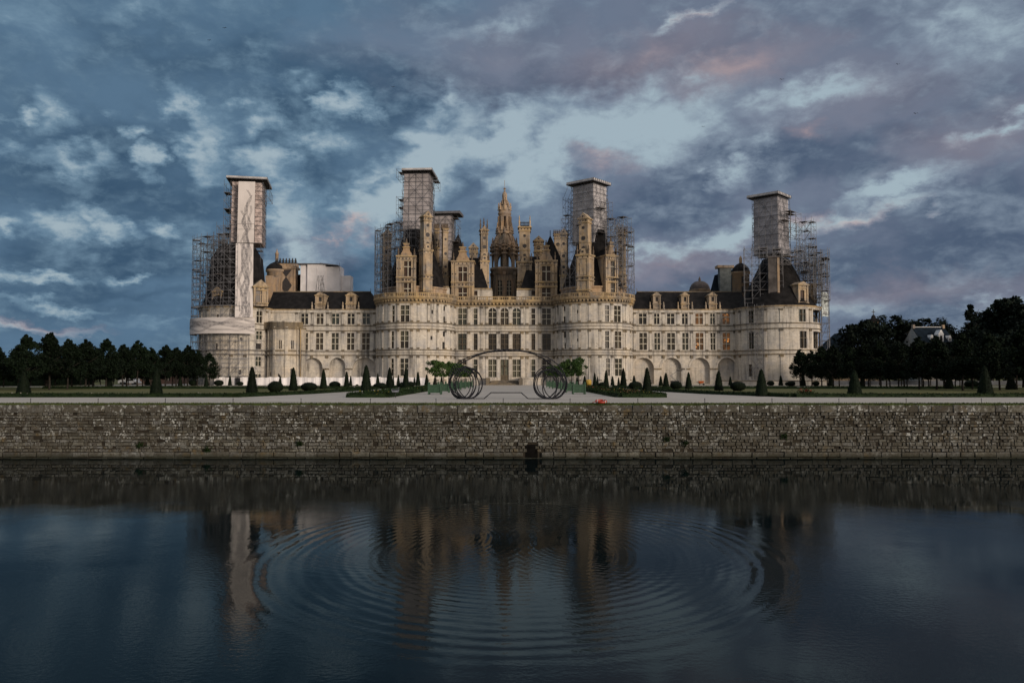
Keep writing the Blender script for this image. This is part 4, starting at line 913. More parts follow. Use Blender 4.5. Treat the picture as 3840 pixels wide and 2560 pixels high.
def spread(cx, cy, bands, ph=0.0, k=.058, l0=.05):
    """rings that lengthen outwards from (cx, cy): slope amplitude per radial band"""
    s = n.nodes.new('ShaderNodeVectorMath'); s.operation = 'SUBTRACT'; L(tcw.outputs['Object'], s.inputs[0]); s.inputs[1].default_value = (cx, cy, 0)
    sq = n.nodes.new('ShaderNodeVectorMath'); sq.operation = 'MULTIPLY'; L(s.outputs[0], sq.inputs[0]); sq.inputs[1].default_value = (1, .84, 1)
    ln = n.nodes.new('ShaderNodeVectorMath'); ln.operation = 'LENGTH'; L(sq.outputs[0], ln.inputs[0])
    r = nm('ADD', ln.outputs['Value'], nm('MULTIPLY', nm('SUBTRACT', noise(n, .5, 2), .5), .22))
    lam = nm('MULTIPLY_ADD', r, k, l0); wv = nm('SINE', nm('MULTIPLY_ADD', nm('LOGARITHM', lam, math.e), 2 * math.pi / k, ph)); env = None
    for rr, wd, am in bands:
        q = nm('DIVIDE', nm('SUBTRACT', r, rr), wd); e = nm('MULTIPLY', nm('EXPONENT', nm('MULTIPLY', nm('MULTIPLY', q, q), -1.0)), am)
        env = e if env is None else nm('ADD', env, e)
    return nm('MULTIPLY', nm('MULTIPLY', wv, env), nm('MULTIPLY', lam, 1 / (2 * math.pi)))
sx = n.nodes.new('ShaderNodeSeparateXYZ'); L(tcw.outputs['Object'], sx.inputs[0])
calm = rampn(n, sx.outputs[1], 47, 36)
h = spread(.15, 25.4, [(7.35, 1.0, .022), (5.6, 1.4, .013), (3.7, 1.2, .008)])
h = nm('ADD', h, spread(3.6, 27.0, [(3.4, 1.8, .009)], .7))
h = nm('ADD', h, spread(-3.6, 27.6, [(3.2, 1.8, .009)], 2.1))
patch = rampn(n, noise(n, .16, 3), .36, .66, .15, 1.0)
h = nm('ADD', h, nm('MULTIPLY', nm('MULTIPLY', nm('MULTIPLY', noise(n, 6.0, 3, sc=(1, 1.3, 1), rough=.55), patch), .0046), nm('MULTIPLY_ADD', calm, .9, .1)))
h = nm('ADD', h, nm('MULTIPLY', noise(n, .5, 2, sc=(1, 1.2, 1)), .0035))
bp = mnode(n, 'ShaderNodeBump', i_Strength=1.0, i_Distance=1.0); L(h, bp.inputs['Height'])
fz = mnode(n, 'ShaderNodeFresnel', i_IOR=1.333); L(bp.outputs[0], fz.inputs['Normal'])
gl = mnode(n, 'ShaderNodeBsdfAnisotropic'); gl.inputs['Color'].default_value = (.56, .575, .575, 1); gl.inputs['Roughness'].default_value = .006; L(bp.outputs[0], gl.inputs['Normal'])
df = mnode(n, 'ShaderNodeBsdfDiffuse'); df.inputs['Color'].default_value = (.0025, .0065, .0075, 1)
mxs = mnode(n, 'ShaderNodeMixShader'); L(fz.outputs[0], mxs.inputs[0]); L(df.outputs[0], mxs.inputs[1]); L(gl.outputs[0], mxs.inputs[2])
L(mxs.outputs[0], n.nodes['Material Output'].inputs['Surface'])
mb = MB(); mb.poly([(-900, 5.6, 0), (900, 5.6, 0), (900, WY + .4, 0), (-900, WY + .4, 0)]); struct('canal_water', mb, mwat[0])
mb = MB(); mb.poly([(-900, -600, 3.6), (900, -600, 3.6), (900, 4.8, 3.6), (-900, 4.8, 3.6)]); mb.poly([(-900, 4.8, 3.6), (900, 4.8, 3.6), (900, 5.9, -1), (-900, 5.9, -1)]); struct('near_bank', mb, mgrass[0])

# canal wall: every stone is a block with its own tone
mwall = nodemat("rubble_wall_stone"); n, b = mwall[1], mwall[2]
at_ = mnode(n, 'ShaderNodeVertexColor'); at_.layer_name = 'tone'
f = noise(n, 2.2, 6, rough=.7); g_ = noise(n, .22, 4); pits = noise(n, 9, 5, rough=.75); lic = noise(n, 3.6, 6, rough=.62); lic2 = noise(n, .38, 4); och = noise(n, 1.1, 5)
cc = mixc(n, rampn(n, f, .3, .68, 0, .85), at_.outputs['Color'], (.060, .050, .034))
cc = mixc(n, rampn(n, pits, .46, .66, 0, .8), cc, (.022, .018, .013))
cc = mixc(n, rampn(n, och, .58, .72, 0, .55), cc, (.17, .12, .05))
cc = mixc(n, rampn(n, g_, .56, .40, 0, .5), cc, (.055, .050, .038))
x = n.nodes.new('ShaderNodeMath'); x.operation = 'MULTIPLY'; n.links.new(rampn(n, lic, .56, .61), x.inputs[0]); n.links.new(rampn(n, lic2, .40, .60, .25, 1), x.inputs[1])
vor = mnode(n, 'ShaderNodeTexVoronoi', i_Scale=5.5); n.links.new(mnode(n, 'ShaderNodeTexCoord').outputs['Object'], vor.inputs['Vector'])
y_ = n.nodes.new('ShaderNodeMath'); y_.operation = 'MAXIMUM'; n.links.new(x.outputs[0], y_.inputs[0])
z_ = n.nodes.new('ShaderNodeMath'); z_.operation = 'MULTIPLY'; n.links.new(rampn(n, vor.outputs['Distance'], .30, .22), z_.inputs[0]); n.links.new(rampn(n, noise(n, .9, 4), .50, .66), z_.inputs[1]); n.links.new(z_.outputs[0], y_.inputs[1])
tz = n.nodes.new('ShaderNodeSeparateXYZ'); n.links.new(mnode(n, 'ShaderNodeTexCoord').outputs['Object'], tz.inputs[0])
zz_ = n.nodes.new('ShaderNodeMath'); zz_.operation = 'MULTIPLY'; n.links.new(y_.outputs[0], zz_.inputs[0]); n.links.new(rampn(n, tz.outputs[2], .55, 1.5, .12, .85), zz_.inputs[1])
cc = mixc(n, zz_.outputs[0], cc, (.37, .38, .36))
cc = mixc(n, rampn(n, tz.outputs[2], .42, .05, 0, .8), cc, (.018, .020, .012))          # wet algae line
n.links.new(cc, b.inputs['Base Color']); b.inputs['Roughness'].default_value = .92; b.inputs['Specular IOR Level'].default_value = .15
bp = mnode(n, 'ShaderNodeBump', i_Strength=.9, i_Distance=.05); n.links.new(f, bp.inputs['Height']); n.links.new(bp.outputs[0], b.inputs['Normal'])
mjoint = plain("dark_wall_joints", (.022, .018, .012), .95, .4, 3)
V = []; Fc = []; tone = []
DRAIN = (at(1974, 1690, WY)[0], at(2014, 1690, WY)[0], at(1966, 1622, WY)[0])      # dark outlet near the middle, small weep hole above it
z = -.35; rows = []
while z < 3.62:
    h_ = rnd.uniform(.17, .30) if z > .35 else (.42 if z < 0 else .36)
    if z > 2.9: h_ = 3.62 - .34 - z if z + h_ > 3.1 and z < 3.2 else h_
    if z > 3.1: h_ = 3.62 - z
    rows.append((z, z + max(h_, .12))); z += max(h_, .12)
for z0, z1 in rows:
    x = -62.0 + rnd.random(); cop = z1 > 3.6; foot = z0 < .3
    while x < 62:
        w = rnd.uniform(.8, 1.6) if (cop or foot) else (rnd.uniform(.18, .42) if rnd.random() < .82 else rnd.uniform(.45, .85))
        gp = .006 if cop else rnd.uniform(.010, .026); j = lambda k=.028: rnd.uniform(-k, k)
        d = WY - (.09 if cop else (.10 if foot else 0)) + rnd.uniform(-.035, .03)
        xa, xb, za, zb_ = x + gp, x + w - gp, z0 + gp * .9, z1 - gp * .9
        if (not cop and not foot and rnd.random() < .04) or (DRAIN[0] < x + w / 2 < DRAIN[1] and z0 < 1.02) or (abs(x + w / 2 - DRAIN[2]) < .22 and 1.5 < z0 < 1.85): x += w; continue           # missing stone
        k = len(V); e = .03; jz = .034
        Q = [(xa + j(), d + e, za + j(jz)), (xb + j(), d + e, za + j(jz)), (xb + j(), d + e, zb_ + j(jz)), (xa + j(), d + e, zb_ + j(jz))]
        Q2 = [(q[0] + (e if i in (0, 3) else -e) * .9, d + rnd.uniform(-.02, .012), q[2] + (e if i < 2 else -e) * .7) for i, q in enumerate(Q)]
        Bk = [(q[0], WY + .25, q[2]) for q in Q]
        V += Bk + Q + Q2
        fs = [(8, 9, 10, 11)] + [(4 + i, 4 + (i + 1) % 4, 8 + (i + 1) % 4, 8 + i) for i in range(4)] + [(i, (i + 1) % 4, 4 + (i + 1) % 4, 4 + i) for i in range(4)]
        t = rnd.uniform(.38, 1.3) * (1.12 if z0 < 1.3 else .92); wm = rnd.random()
        cl = (.152 * t, (.150 + .006 * wm) * t, (.124 + .028 * wm) * t)
        for fq in fs: Fc.append(tuple(k + i for i in fq)); tone.append(cl)
        x += w
me = bpy.data.meshes.new('stonework'); me.from_pydata(V, [], Fc); me.materials.append(mwall[0])
ca = me.color_attributes.new('tone', 'FLOAT_COLOR', 'CORNER'); arr = []
for p in me.polygons: arr += [*tone[p.index], 1.0] * p.loop_total
ca.data.foreach_set('color', arr)
mb_d = MB()
for k in range(3): mb_d.box(DRAIN[0] - .05, DRAIN[1] + .05, WY + .03 - .003 * k, WY + .10, -.4 + .45 * k, .04 + .45 * k)
wt = thing('canal_wall', (0, WY, 0), 'long lichen-spotted rubble stone retaining wall rising straight out of the water', 'wall')
link('stonework', me, wt)
mb_d.build('drain_recess', plain('recess_shade_black', (.006, .0055, .005), .95, .3, 3, .02), wt)  # near-black colour paints the shade inside the outlet hole
mb = MB(); mb.box(-400, 400, WY + .07, WY + .5, -1.5, 3.50); mb.box(-400, -62, WY - .05, WY + .07, -1.5, 3.55); mb.box(62, 400, WY - .05, WY + .07, -1.5, 3.55); mb.build('mortar_core', mjoint, wt)
# turf strip on top of the wall
def blades(n_, fn, hgt, wid, seed, droop=.4):
    r_ = random.Random(seed); mb = MB()
    for _ in range(n_):
        x, y, z = fn(r_); a = r_.random() * 6.283; h_ = hgt * r_.uniform(.5, 1.2); w = wid * r_.uniform(.6, 1.3); dx, dy = math.cos(a) * w, math.sin(a) * w; ox, oy = r_.uniform(-droop, droop) * h_, r_.uniform(-droop, droop) * h_
        mb.poly([(x - dx, y - dy, z), (x + dx, y + dy, z), (x + ox, y + oy, z + h_)])
    return mb
MTF = plain("turf_blades", (.050, .064, .016), .85, .45, 1.4, .1)
mb = blades(15000, lambda r_: (lambda t: (r_.uniform(-60, 60), WY - .06 + 1.0 * t, G - .125 + .115 * t))(r_.random()), .075, .03, 3)
for i in range(240): mb.poly([(-60 + i * .5, WY - .09, 3.60), (-59.5 + i * .5, WY - .09, 3.60), (-59.5 + i * .5, WY + .95, G - .005), (-60 + i * .5, WY + .95, G - .005)])
mb.poly([(-400, WY - .09, 3.60), (-60, WY - .09, 3.60), (-60, WY + .95, G - .005), (-400, WY + .95, G - .005)]); mb.poly([(60, WY - .09, 3.60), (400, WY - .09, 3.60), (400, WY + .95, G - .005), (60, WY + .95, G - .005)])
o = mb.build('turf_strip', MTF); o['kind'] = 'stuff'; o['label'] = 'narrow strip of rough green turf along the top of the canal wall'; o['category'] = 'grass'
# small weeds rooted in the joints
for i, (u, v, s, lab) in enumerate(((525, 1670, .34, 'largest weed tuft, low down on the canal wall below the fourth yew cone'), (2500, 1648, .26, 'weed tuft in the canal wall joints below the right lawn corner'), (2570, 1662, .3, 'weed tuft nearest the water, right of another small tuft'), (2942, 1637, .3, 'weed tuft high on the canal wall at the right'), (1122, 1665, .26, 'dark weed tuft on the canal wall left of the planters'), (777, 1688, .3, 'weed tuft just above the waterline on the left'))):
    x, z = at(u, v, WY - .05); mb = blades(60, lambda r_: (x + r_.gauss(0, s * .4), WY - .04 - abs(r_.gauss(0, .06)), z + r_.gauss(0, s * .3)), .16, .05, 50 + i, .8)
    o = mb.build('wall_weed', MLH); o['label'] = lab; o['category'] = 'weed'; o['group'] = 'weeds growing from the canal wall'

# ================================================================ scaffolding
def lattice(mb, P, nx, ny, nz, wx, wy, wz, r=.042, diag=.25, skip=.0, planks=0.0, pm=1, seed=1, wob=.0):
    """steel tube grid; P maps (i*wx, j*wy, k*wz) into the world"""
    q = random.Random(seed)
    for j in range(ny + 1):
        for i in range(nx + 1):
            if q.random() < skip: continue
            mb.tube(P(i * wx, j * wy, 0), P(i * wx, j * wy, nz * wz + q.uniform(0, 1.2)), r)
        for k in range(nz + 1):
            for i in range(nx):
                if q.random() < skip: continue
                mb.tube(P(i * wx, j * wy, k * wz), P((i + 1) * wx, j * wy, k * wz), r)
                if k < nz and q.random() < .6: mb.tube(P(i * wx, j * wy, k * wz + wz * .5), P((i + 1) * wx, j * wy, k * wz + wz * .5), r * .8)
                if k < nz and q.random() < diag:
                    a, b_ = (0, 1) if q.random() < .5 else (1, 0)
                    mb.tube(P((i + a) * wx, j * wy, k * wz), P((i + b_) * wx, j * wy, (k + 1) * wz), r * .9)
                if planks and j < ny and q.random() < planks:
                    A = [P(i * wx, j * wy, k * wz), P((i + 1) * wx, j * wy, k * wz), P((i + 1) * wx, (j + 1) * wy, k * wz), P(i * wx, (j + 1) * wy, k * wz)]
                    mb.hexa(A + [(x, y, z + .09) for x, y, z in A], pm)
    for k in range(nz + 1):
        for i in range(nx + 1):
            for j in range(ny):
                if q.random() >= skip: mb.tube(P(i * wx, j * wy, k * wz), P(i * wx, (j + 1) * wy, k * wz), r)
def fr(cx, cy, z0, yaw):                # local frame -> world
    c_, s_ = math.cos(yaw), math.sin(yaw)
    return lambda x, y, z: (cx + x * c_ - y * s_, cy + x * s_ + y * c_, z0 + z)
def arcf(cx, cy, r0, a0, z0):           # x along the arc (metres at r0), y outwards
    return lambda x, y, z: (cx + (r0 + y) * math.sin(a0 + x / r0), cy - (r0 + y) * math.cos(a0 + x / r0), z0 + z)
def wrapped_shaft(root, cx, cy, yaw, hw, hd, z0, z1, taper=1.0, seed=1, roof=None, sheet=None, roofm=None, rdx=0.0, rdy=0.0, wing=None):
    """chimney wrapped in sheeting inside a tube cage with a flat weather roof; hw, hd half sizes; (cx, cy) its middle"""
    mb = MB(); mb.rbox(cx, cy, yaw, -hw * taper, hw * taper, -hd * taper, hd * taper, z0, z1, 0, 1 / taper)
    n = max(2, int((z1 - z0) / 2))
    q = random.Random(seed)
    for k in range(n):                   # lapped sheets, each sagging a little
        za, zb = z0 + (z1 - z0) * k / n, z0 + (z1 - z0) * (k + 1) / n; e = .05 + q.random() * .06; t = taper + (1 - taper) * k / n
        mb.rbox(cx, cy, yaw, -hw * t - e, hw * t + e, -hd * t - e, hd * t + e, za + .12, zb - .05, 0)
    mb.build('sheeting', sheet or MSH, root)
    mb = MB(); P = fr(cx, cy, z0, yaw); W_, D_ = hw * taper + .32, hd * taper + .32; wz = (z1 - z0) / n
    def ring(z, t, r=.055):
        w, d = W_ - (taper - 1) * hw * t, D_ - (taper - 1) * hd * t; A = [P(-w, -d, z), P(w, -d, z), P(w, d, z), P(-w, d, z)]
        for i in range(4): mb.tube(A[i], A[(i + 1) % 4], r)
        return w, d
    for k in range(n + 1): ring(k * wz, k / n, .07 if k % 2 == 0 else .05); (k < n) and ring((k + .5) * wz, (k + .5) / n, .035)
    for s_ in (-1, 1):
        for i in range(5):
            f = -1 + 2 * i / 4; w1, d1 = W_ - (taper - 1) * hw, D_ - (taper - 1) * hd
            mb.tube(P(f * W_, s_ * D_, 0), P(f * w1, s_ * d1, z1 - z0), .05); mb.tube(P(s_ * W_, f * D_, 0), P(s_ * w1, f * d1, z1 - z0), .05)
        for k in range(n):
            for i in range(4):
                if q.random() < .8:
                    a, b_ = (0, 1) if (i + k) % 2 else (1, 0); f0, f1 = -1 + 2 * (i + a) / 4, -1 + 2 * (i + b_) / 4
                    mb.tube(P(f0 * W_, s_ * D_, k * wz), P(f1 * W_, s_ * D_, (k + 1) * wz), .045)
                if q.random() < .8:
                    a, b_ = (0, 1) if (i + k) % 2 else (1, 0); f0, f1 = -1 + 2 * (i + a) / 4, -1 + 2 * (i + b_) / 4
                    mb.tube(P(s_ * W_, f0 * D_, k * wz), P(s_ * W_, f1 * D_, (k + 1) * wz), .045)
    if wing:                            # side bays of open tube beside the shaft
        for sgn, zz0, zz1, wd in wing:
            L0 = fr(cx, cy, zz0, yaw)
            lattice(mb, (lambda L0, sgn, wd: lambda x, y, z: L0(sgn * (hw * taper + .4 + x), y - hd, z))(L0, sgn, wd), max(1, int(wd / 1.4)), 2, max(1, int((zz1 - zz0) / 2)), 1.4, hd, 2.0, .040, .5, .05, .25, seed=seed + 3)
    mb.build('tube_cage', [MTU, MDK], root)
    if roof:
        rw, rd, th = roof; mb = MB(); mb.rbox(cx, cy, yaw, rdx - rw, rdx + rw, rdy - rd, rdy + rd, z1 + .62, z1 + .62 + th, 0)
        for i in range(9):
            f = -1 + 2 * i / 8; mb.rbox(cx, cy, yaw, rdx + f * rw - .07, rdx + f * rw + .07, rdy - rd - .02, rdy + rd + .02, z1 + .42, z1 + .62, 1)
        for i in range(7):
            f = -1 + 2 * i / 6; mb.rbox(cx, cy, yaw, rdx - rw, rdx + rw, rdy + f * rd - .07, rdy + f * rd + .07, z1 + .44, z1 + .60, 1)
        mb.rbox(cx, cy, yaw, rdx - rw + .05, rdx + rw - .05, rdy - rd + .05, rdy + rd - .05, z1 + .585, z1 + .618, 2)
        e = 0.004
        for s_ in (1,):                   # open truss on the shaded edge
            for i in range(10):
                f = -1 + 2 * i / 9; mb.rbox(cx, cy, yaw, rdx + rw + e, rdx + rw + .1, rdy + f * (rd - .1) - .06, rdy + f * (rd - .1) + .06, z1 + .5, z1 + .7 + th, 1)
        mb.build('weather_roof', [roofm or MRF, MTU, MDK], root)
zA = lambda y, Y: at(*Z1(330, y), Y)[1]
# A  left corner tower
sA = thing('scaffold_tower', (-65.3, 195, 22), 'tallest scaffold at the left end of the castle, wrapped chimney carrying the white banners', 'scaffolding', 'scaffolds round the castle chimneys')
wrapped_shaft(sA, -65.2, 195.5, R(11), 3.4, 3.2, zA(565, 192), zA(150, 192), 1.04, 11, (4.7, 5.4, .42), plain("brown_sheeting", (.40, .33, .31), .8, .5, 1.2), None, .1, .4, [(-1, zA(560, 192), zA(165, 192), 1.4), (1, zA(255, 192), zA(190, 192), 1.5)])
mb = MB()
P = arcf(LTX, TY, 8.9, R(-120), G); lattice(mb, P, 13, 1, 9, 1.85, 1.45, 2.05, .04, 0.45, .04, 0.05, seed=21)
P = arcf(LTX, TY, 8.6, R(-125), 22.3); lattice(mb, P, 14, 1, 9, 1.55, 1.7, 1.8, .042, 0.70, .02, 0.11, seed=22)
P = arcf(LTX, TY, 5.6, R(-125), 24.0); lattice(mb, P, 9, 1, 8, 1.3, 1.4, 1.9, .042, 0.65, .03, 0.11, seed=23)
P = arcf(LTX, TY, 3.2, R(-150), 31.0); lattice(mb, P, 7, 1, 4, 1.1, 1.3, 1.9, .042, 0.65, .03, 0.14, seed=25)
P = fr(-68.6, 192.0, zA(770, 192), R(11)); lattice(mb, P, 5, 3, 6, 1.45, 2.0, 2.05, .04, 0.70, .05, 0.14, seed=27)
P = fr(-70.6, 189, 36, R(10)); lattice(mb, P, 3, 3, 3, 1.5, 2, 1.9, .040, 0.70, .12, 0.14, seed=24)
P = arcf(LTX, TY, 9.0, R(-60), G); lattice(mb, P, 13, 0, 5, 1.55, 1, 2.1, .04, 0.40, .02, 0.00, seed=26)
mb.build('tower_cage', [MTU, MDK], sA)
# B  left keep tower
def zB(y, Y=196): return at(*Z2(500, y), Y)[1]
sB = thing('scaffold_tower', (-23, 196, 25), 'scaffold wrapped chimney with flat white roof above the left round keep tower', 'scaffolding', 'scaffolds round the castle chimneys')
xB = at(*Z2(545, 400), 196.5)[0]
wrapped_shaft(sB, xB, 197.5, R(-3), 2.95, 2.9, zB(780), zB(165), 1.10, 12, (3.7, 5.0, .42), None, MRF, .25, .6, [(-1, zB(760), zB(400), 1.4), (1, zB(300), zB(190), 1.4), (-1, zB(200), zB(110), 1.6)])
xB2 = at(*Z2(800, 700), 206)[0]
wrapped_shaft(sB, xB2, 206.5, R(-6), 2.9, 2.2, 34, at(*Z2(800, 622), 206)[1], 1.0, 13, (4.6, 3.0, .45), MSH, MTU, .6, 0, [(1, 40.5, 46.5, 1.4)])
mb = MB()
P = arcf(-23.56, TY, 8.7, R(-108), 24.5); lattice(mb, P, 9, 1, 8, 1.25, 1.35, 2.05, .042, 0.70, .02, 0.11, seed=31)
P = arcf(-23.56, TY, 6.2, R(-110), 26.0); lattice(mb, P, 9, 1, 8, 1.1, 1.4, 2.05, .042, 0.65, .03, 0.14, seed=32)
P = arcf(-23.56, TY, 4.0, R(-120), 33.0); lattice(mb, P, 9, 1, 5, 1.1, 1.4, 2.0, .042, 0.65, .03, 0.14, seed=33)
P = fr(-28.2, 190.5, 25.0, 0); lattice(mb, P, 4, 2, 6, 1.4, 1.6, 2.0, .045, 0.45, .15, 0.05, seed=34)
mb.build('tower_cage', [MTU, MDK], sB)
# C  right keep tower
def zC(y, Y=194): return at(*Z3(1000, y), Y)[1]
sC = thing('scaffold_tower', (21, 196, 25), 'scaffold wrapped chimney set cornerwise above the right round keep tower, silvery sheeting', 'scaffolding', 'scaffolds round the castle chimneys')
xC = at(*Z3(1035, 400), 191)[0]
MSC = plain("silver_sheeting", (.36, .345, .355), .6, .26, .5, .3, 0, .6)
wrapped_shaft(sC, xC + .1, 195.2, R(-41), 2.9, 2.75, zC(905, 192), zC(262, 192), 1.07, 14, (4.05, 3.8, .5), MSC, MRF, -.3, 0, [(1, zC(800, 192), zC(420, 192), 1.4)])
mb = MB()
P = arcf(19.84, TY, 8.6, R(28), 24.5); lattice(mb, P, 8, 1, 8, 1.6, 1.5, 2.1, .040, 0.70, .03, 0.16, seed=41)
P = arcf(19.84, TY, 6.0, R(25), 33.0); lattice(mb, P, 7, 1, 5, 1.5, 1.4, 1.9, .040, 0.70, .04, 0.16, seed=42)
P = arcf(19.84, TY, 8.0, R(-60), 25.0); lattice(mb, P, 4, 1, 9, 1.3, 1.3, 2.05, .040, 0.60, .04, 0.14, seed=43)
P = fr(at(*Z3(728, 700), 200)[0], 200, zC(860, 200), R(-30)); lattice(mb, P, 4, 3, 5, 1.5, 1.5, 2.0, .040, 0.70, .03, 0.14, seed=44)
for i in range(4):
    a = P(1.5 * i, 0, 10); b_ = P(1.5 * i + 1, 1, 13.5); mb.tube(a, b_, .05)
P = fr(at(*Z3(1195, 500), 193)[0], 193, 37.5, R(-41)); lattice(mb, P, 3, 2, 3, 1.7, 1.8, 2.2, .040, 0.80, .05, 0.14, seed=45)
mb.tube(at(*Z3(1240, 560), 194)[:1] + (194, zC(560)), at(*Z3(1330, 755), 194)[:1] + (194, zC(755)), .05); mb.tube(at(*Z3(1215, 420), 194)[:1] + (194, zC(420)), at(*Z3(1240, 640), 194)[:1] + (194, zC(640)), .05)
mb.build('tower_cage', [MTU, MDK], sC)
# D  right corner tower
def zD(y, Y=193): return at(*Z6(1100, y), Y)[1]
sD = thing('scaffold_tower', (64, 196, 22), 'scaffold wrapped chimney at the castle right end, with tube staging down its side', 'scaffolding', 'scaffolds round the castle chimneys')
wrapped_shaft(sD, 64.05, 195.3, R(-43), 3.0, 3.0, zD(535), zD(122), 1.03, 15, (4.0, 3.8, .5), plain("grey_sheeting", (.30, .29, .31), .7, .26, .5, .25, 0, .6), MRF, -.5, 0, [(1, zD(420), zD(230), 2.8)])
mb = MB()
P = fr(at(*Z6(895, 940), 189)[0], 189.5, 22.3, R(-12)); lattice(mb, P, 5, 2, 7, 1.75, 1.6, 2.0, .040, 0.65, .06, 0.11, seed=51)
P = arcf(RTX, TY, 10.3, R(-52), G); lattice(mb, P, 2, 1, 9, 1.6, 1.2, 2.05, .045, 0.60, .10, 0.05, seed=52)
P = arcf(RTX, TY, 10.4, R(58), 8.0); lattice(mb, P, 8, 1, 8, 1.7, 1.7, 2.1, .040, 0.70, .04, 0.11, seed=53)
P = arcf(RTX, TY, 8.0, R(48), 25.0); lattice(mb, P, 10, 3, 5, 1.2, 1.3, 1.8, .04, .7, .05, .08, seed=58)
P = arcf(RTX, TY, 9.2, R(52), 24.0); lattice(mb, P, 8, 2, 6, 1.7, 1.6, 1.95, .040, 0.70, .05, 0.11, seed=54)
P = arcf(RTX, TY, 6.0, R(35), 31.0); lattice(mb, P, 7, 2, 3, 1.6, 1.8, 2.0, .040, 0.70, .06, 0.14, seed=55)
P = arcf(RTX, TY, 4.8, R(-60), 32.5); lattice(mb, P, 8, 1, 2, 1.5, 2.0, 1.7, .040, 0.60, .06, 0.23, seed=56)
P = fr(68.5, 192, 35, R(-40)); lattice(mb, P, 3, 2, 4, 1.4, 1.6, 2.0, .040, 0.80, .1, 0.11, seed=57)
mb.build('tower_cage', [MTU, MDK], sD)
# E  white wrapped box behind the left wing
sE = thing('wrapped_scaffold', (at(*Z1(960, 800), 212)[0], 215, 20), 'white tarpaulin wrapped block behind the dark roof of the left wing', 'scaffolding')
mb = MB(); E = w_at(Z1, 212)
for xa, xb, yt, y0 in ((812, 862, 712, 212.6), (862, 985, 710, 212), (985, 1088, 728, 212.3), (1088, 1152, 787, 213)):
    x0, z1 = E(xa, yt); x1, _ = E(xb, yt); mb.box(x0, x1, y0, 216.5, 19, z1, 0)
for xx in (930, 1088):
    x0, z1 = E(xx, 735); mb.box(x0 - .05, x0 + .05, 211.9, 212, 24, z1, 0)
r5 = random.Random(4)
for k in range(9):
    xx = E(935 + k * 6, 0)[0]; mb.path([(xx + r5.uniform(-.3, .3), 211.96, 23 + i * 1.4) for i in range(8)], .05, 1, 5)
mb.build('tarpaulin', [MSW, plain("tarpaulin_folds", (.34, .33, .34), .7, .2, 1)], sE)
mb = MB(); x0, z1 = E(793, 712); x1, _ = E(950, 712); mb.box(x0, x1, 211.5, 217, z1, z1 + .18, 0); x2, _ = E(1075, 725); mb.hexa([(x1, 211.6, z1 - .02), (x2, 211.6, E(0, 724)[1]), (x2, 217, E(0, 724)[1]), (x1, 217, z1 - .02), (x1, 211.6, z1 + .3), (x2, 211.6, E(0, 724)[1] + .2), (x2, 217, E(0, 724)[1] + .2), (x1, 217, z1 + .3)], 0)
for xx in (800, 1085): x, zz = E(xx, 735); mb.tube((x, 211.5, zz - 1), (x, 211.5, zz + 1.2), .06)
mb.build('weather_roof', MTU, sE)

# ---- banners with an intertwined-branch drawing --------------------------------------
def ribbon(mb, S_, pts, w, mi=1, lift=.02):
    """flat drawn stroke on a mapped cloth S_(s,t,lift)"""
    for (a, b_) in zip(pts[:-1], pts[1:]):
        d = (b_[0] - a[0], b_[1] - a[1]); L_ = math.hypot(*d) or 1; nx, ny = -d[1] / L_ * w, d[0] / L_ * w
        mb.poly([S_(a[0] - nx, a[1] - ny, lift), S_(b_[0] - nx, b_[1] - ny, lift), S_(b_[0] + nx, b_[1] + ny, lift), S_(a[0] + nx, a[1] + ny, lift)], mi)
def branches(mb, S_, W_, H_, k, seed, horiz=False, taper=False, lw=.036):
    q = random.Random(seed)
    for i in range(k):
        ph, fq, am = q.uniform(0, 6.3), q.uniform(.8, 1.5), q.uniform(.08, .20); c0 = .5 + q.uniform(-.22, .22); end = (.35 + .6 * ((i * 3 % k) / k)) if taper else 1.0
        for off in (0, .25):
            P = []
            for j in range(41):
                t = j / 40 * end; x = c0 + am * math.sin(ph + fq * t * 9) + .05 * math.sin(ph * 2 + t * 23); x = min(.95, max(.05, x))
                a, b_ = x * (H_ if horiz else W_) + off, t * (W_ if horiz else H_)
                P.append((b_, a) if horiz else (a, b_))
            ribbon(mb, S_, P, lw, 1, .02 + .002 * i + .001 * (off > 0))
def flatcloth(p00, p10, p01, thick=.03):
    A, B_, C_ = Vector(p00), Vector(p10), Vector(p01); ux = (B_ - A); W_ = ux.length; ux.normalize(); uy = (C_ - A); H_ = uy.length; uy.normalize(); nn = ux.cross(uy).normalized()
    if nn.y > 0: nn = -nn
    return (lambda s, t, l=0.0: tuple(A + ux * s + uy * t + nn * l)), W_, H_
def q3(z, x, y, Y): X, Z_ = at(*z(x, y), Y); return (X, Y, Z_)
def banner(name, label, p00, p10, p01, k, seed, taper, grp=None):
    S_, W_, H_ = flatcloth(p00, p10, p01); mb = MB()
    nx_, ny_ = 6, 24
    for i in range(nx_):
        for j in range(ny_):
            f = lambda a, b_: S_(W_ * a / nx_, H_ * b_ / ny_, .05 * math.sin(a * 2.1 + b_ * .7) * (0 < a < nx_) * .4)
            mb.poly([f(i, j), f(i + 1, j), f(i + 1, j + 1), f(i, j + 1)], 0)
    bk = [S_(0, 0, -.06), S_(W_, 0, -.06), S_(W_, H_, -.06), S_(0, H_, -.06)]; mb.poly(bk[::-1], 0)
    branches(mb, lambda s, t, l: S_(s, t, l + .03), W_, H_, k, seed, False, taper)
    for t in ((.22, .31) if taper else (.0005,)): ribbon(mb, lambda s, t_, l: S_(s, t_, l + .03), [(0, H_ * t), (W_, H_ * t)], .03, 1, .05)
    o = mb.build(name, [MBN, MIN]); o['label'] = label; o['category'] = 'banner'
    if grp: o['group'] = grp
    return o
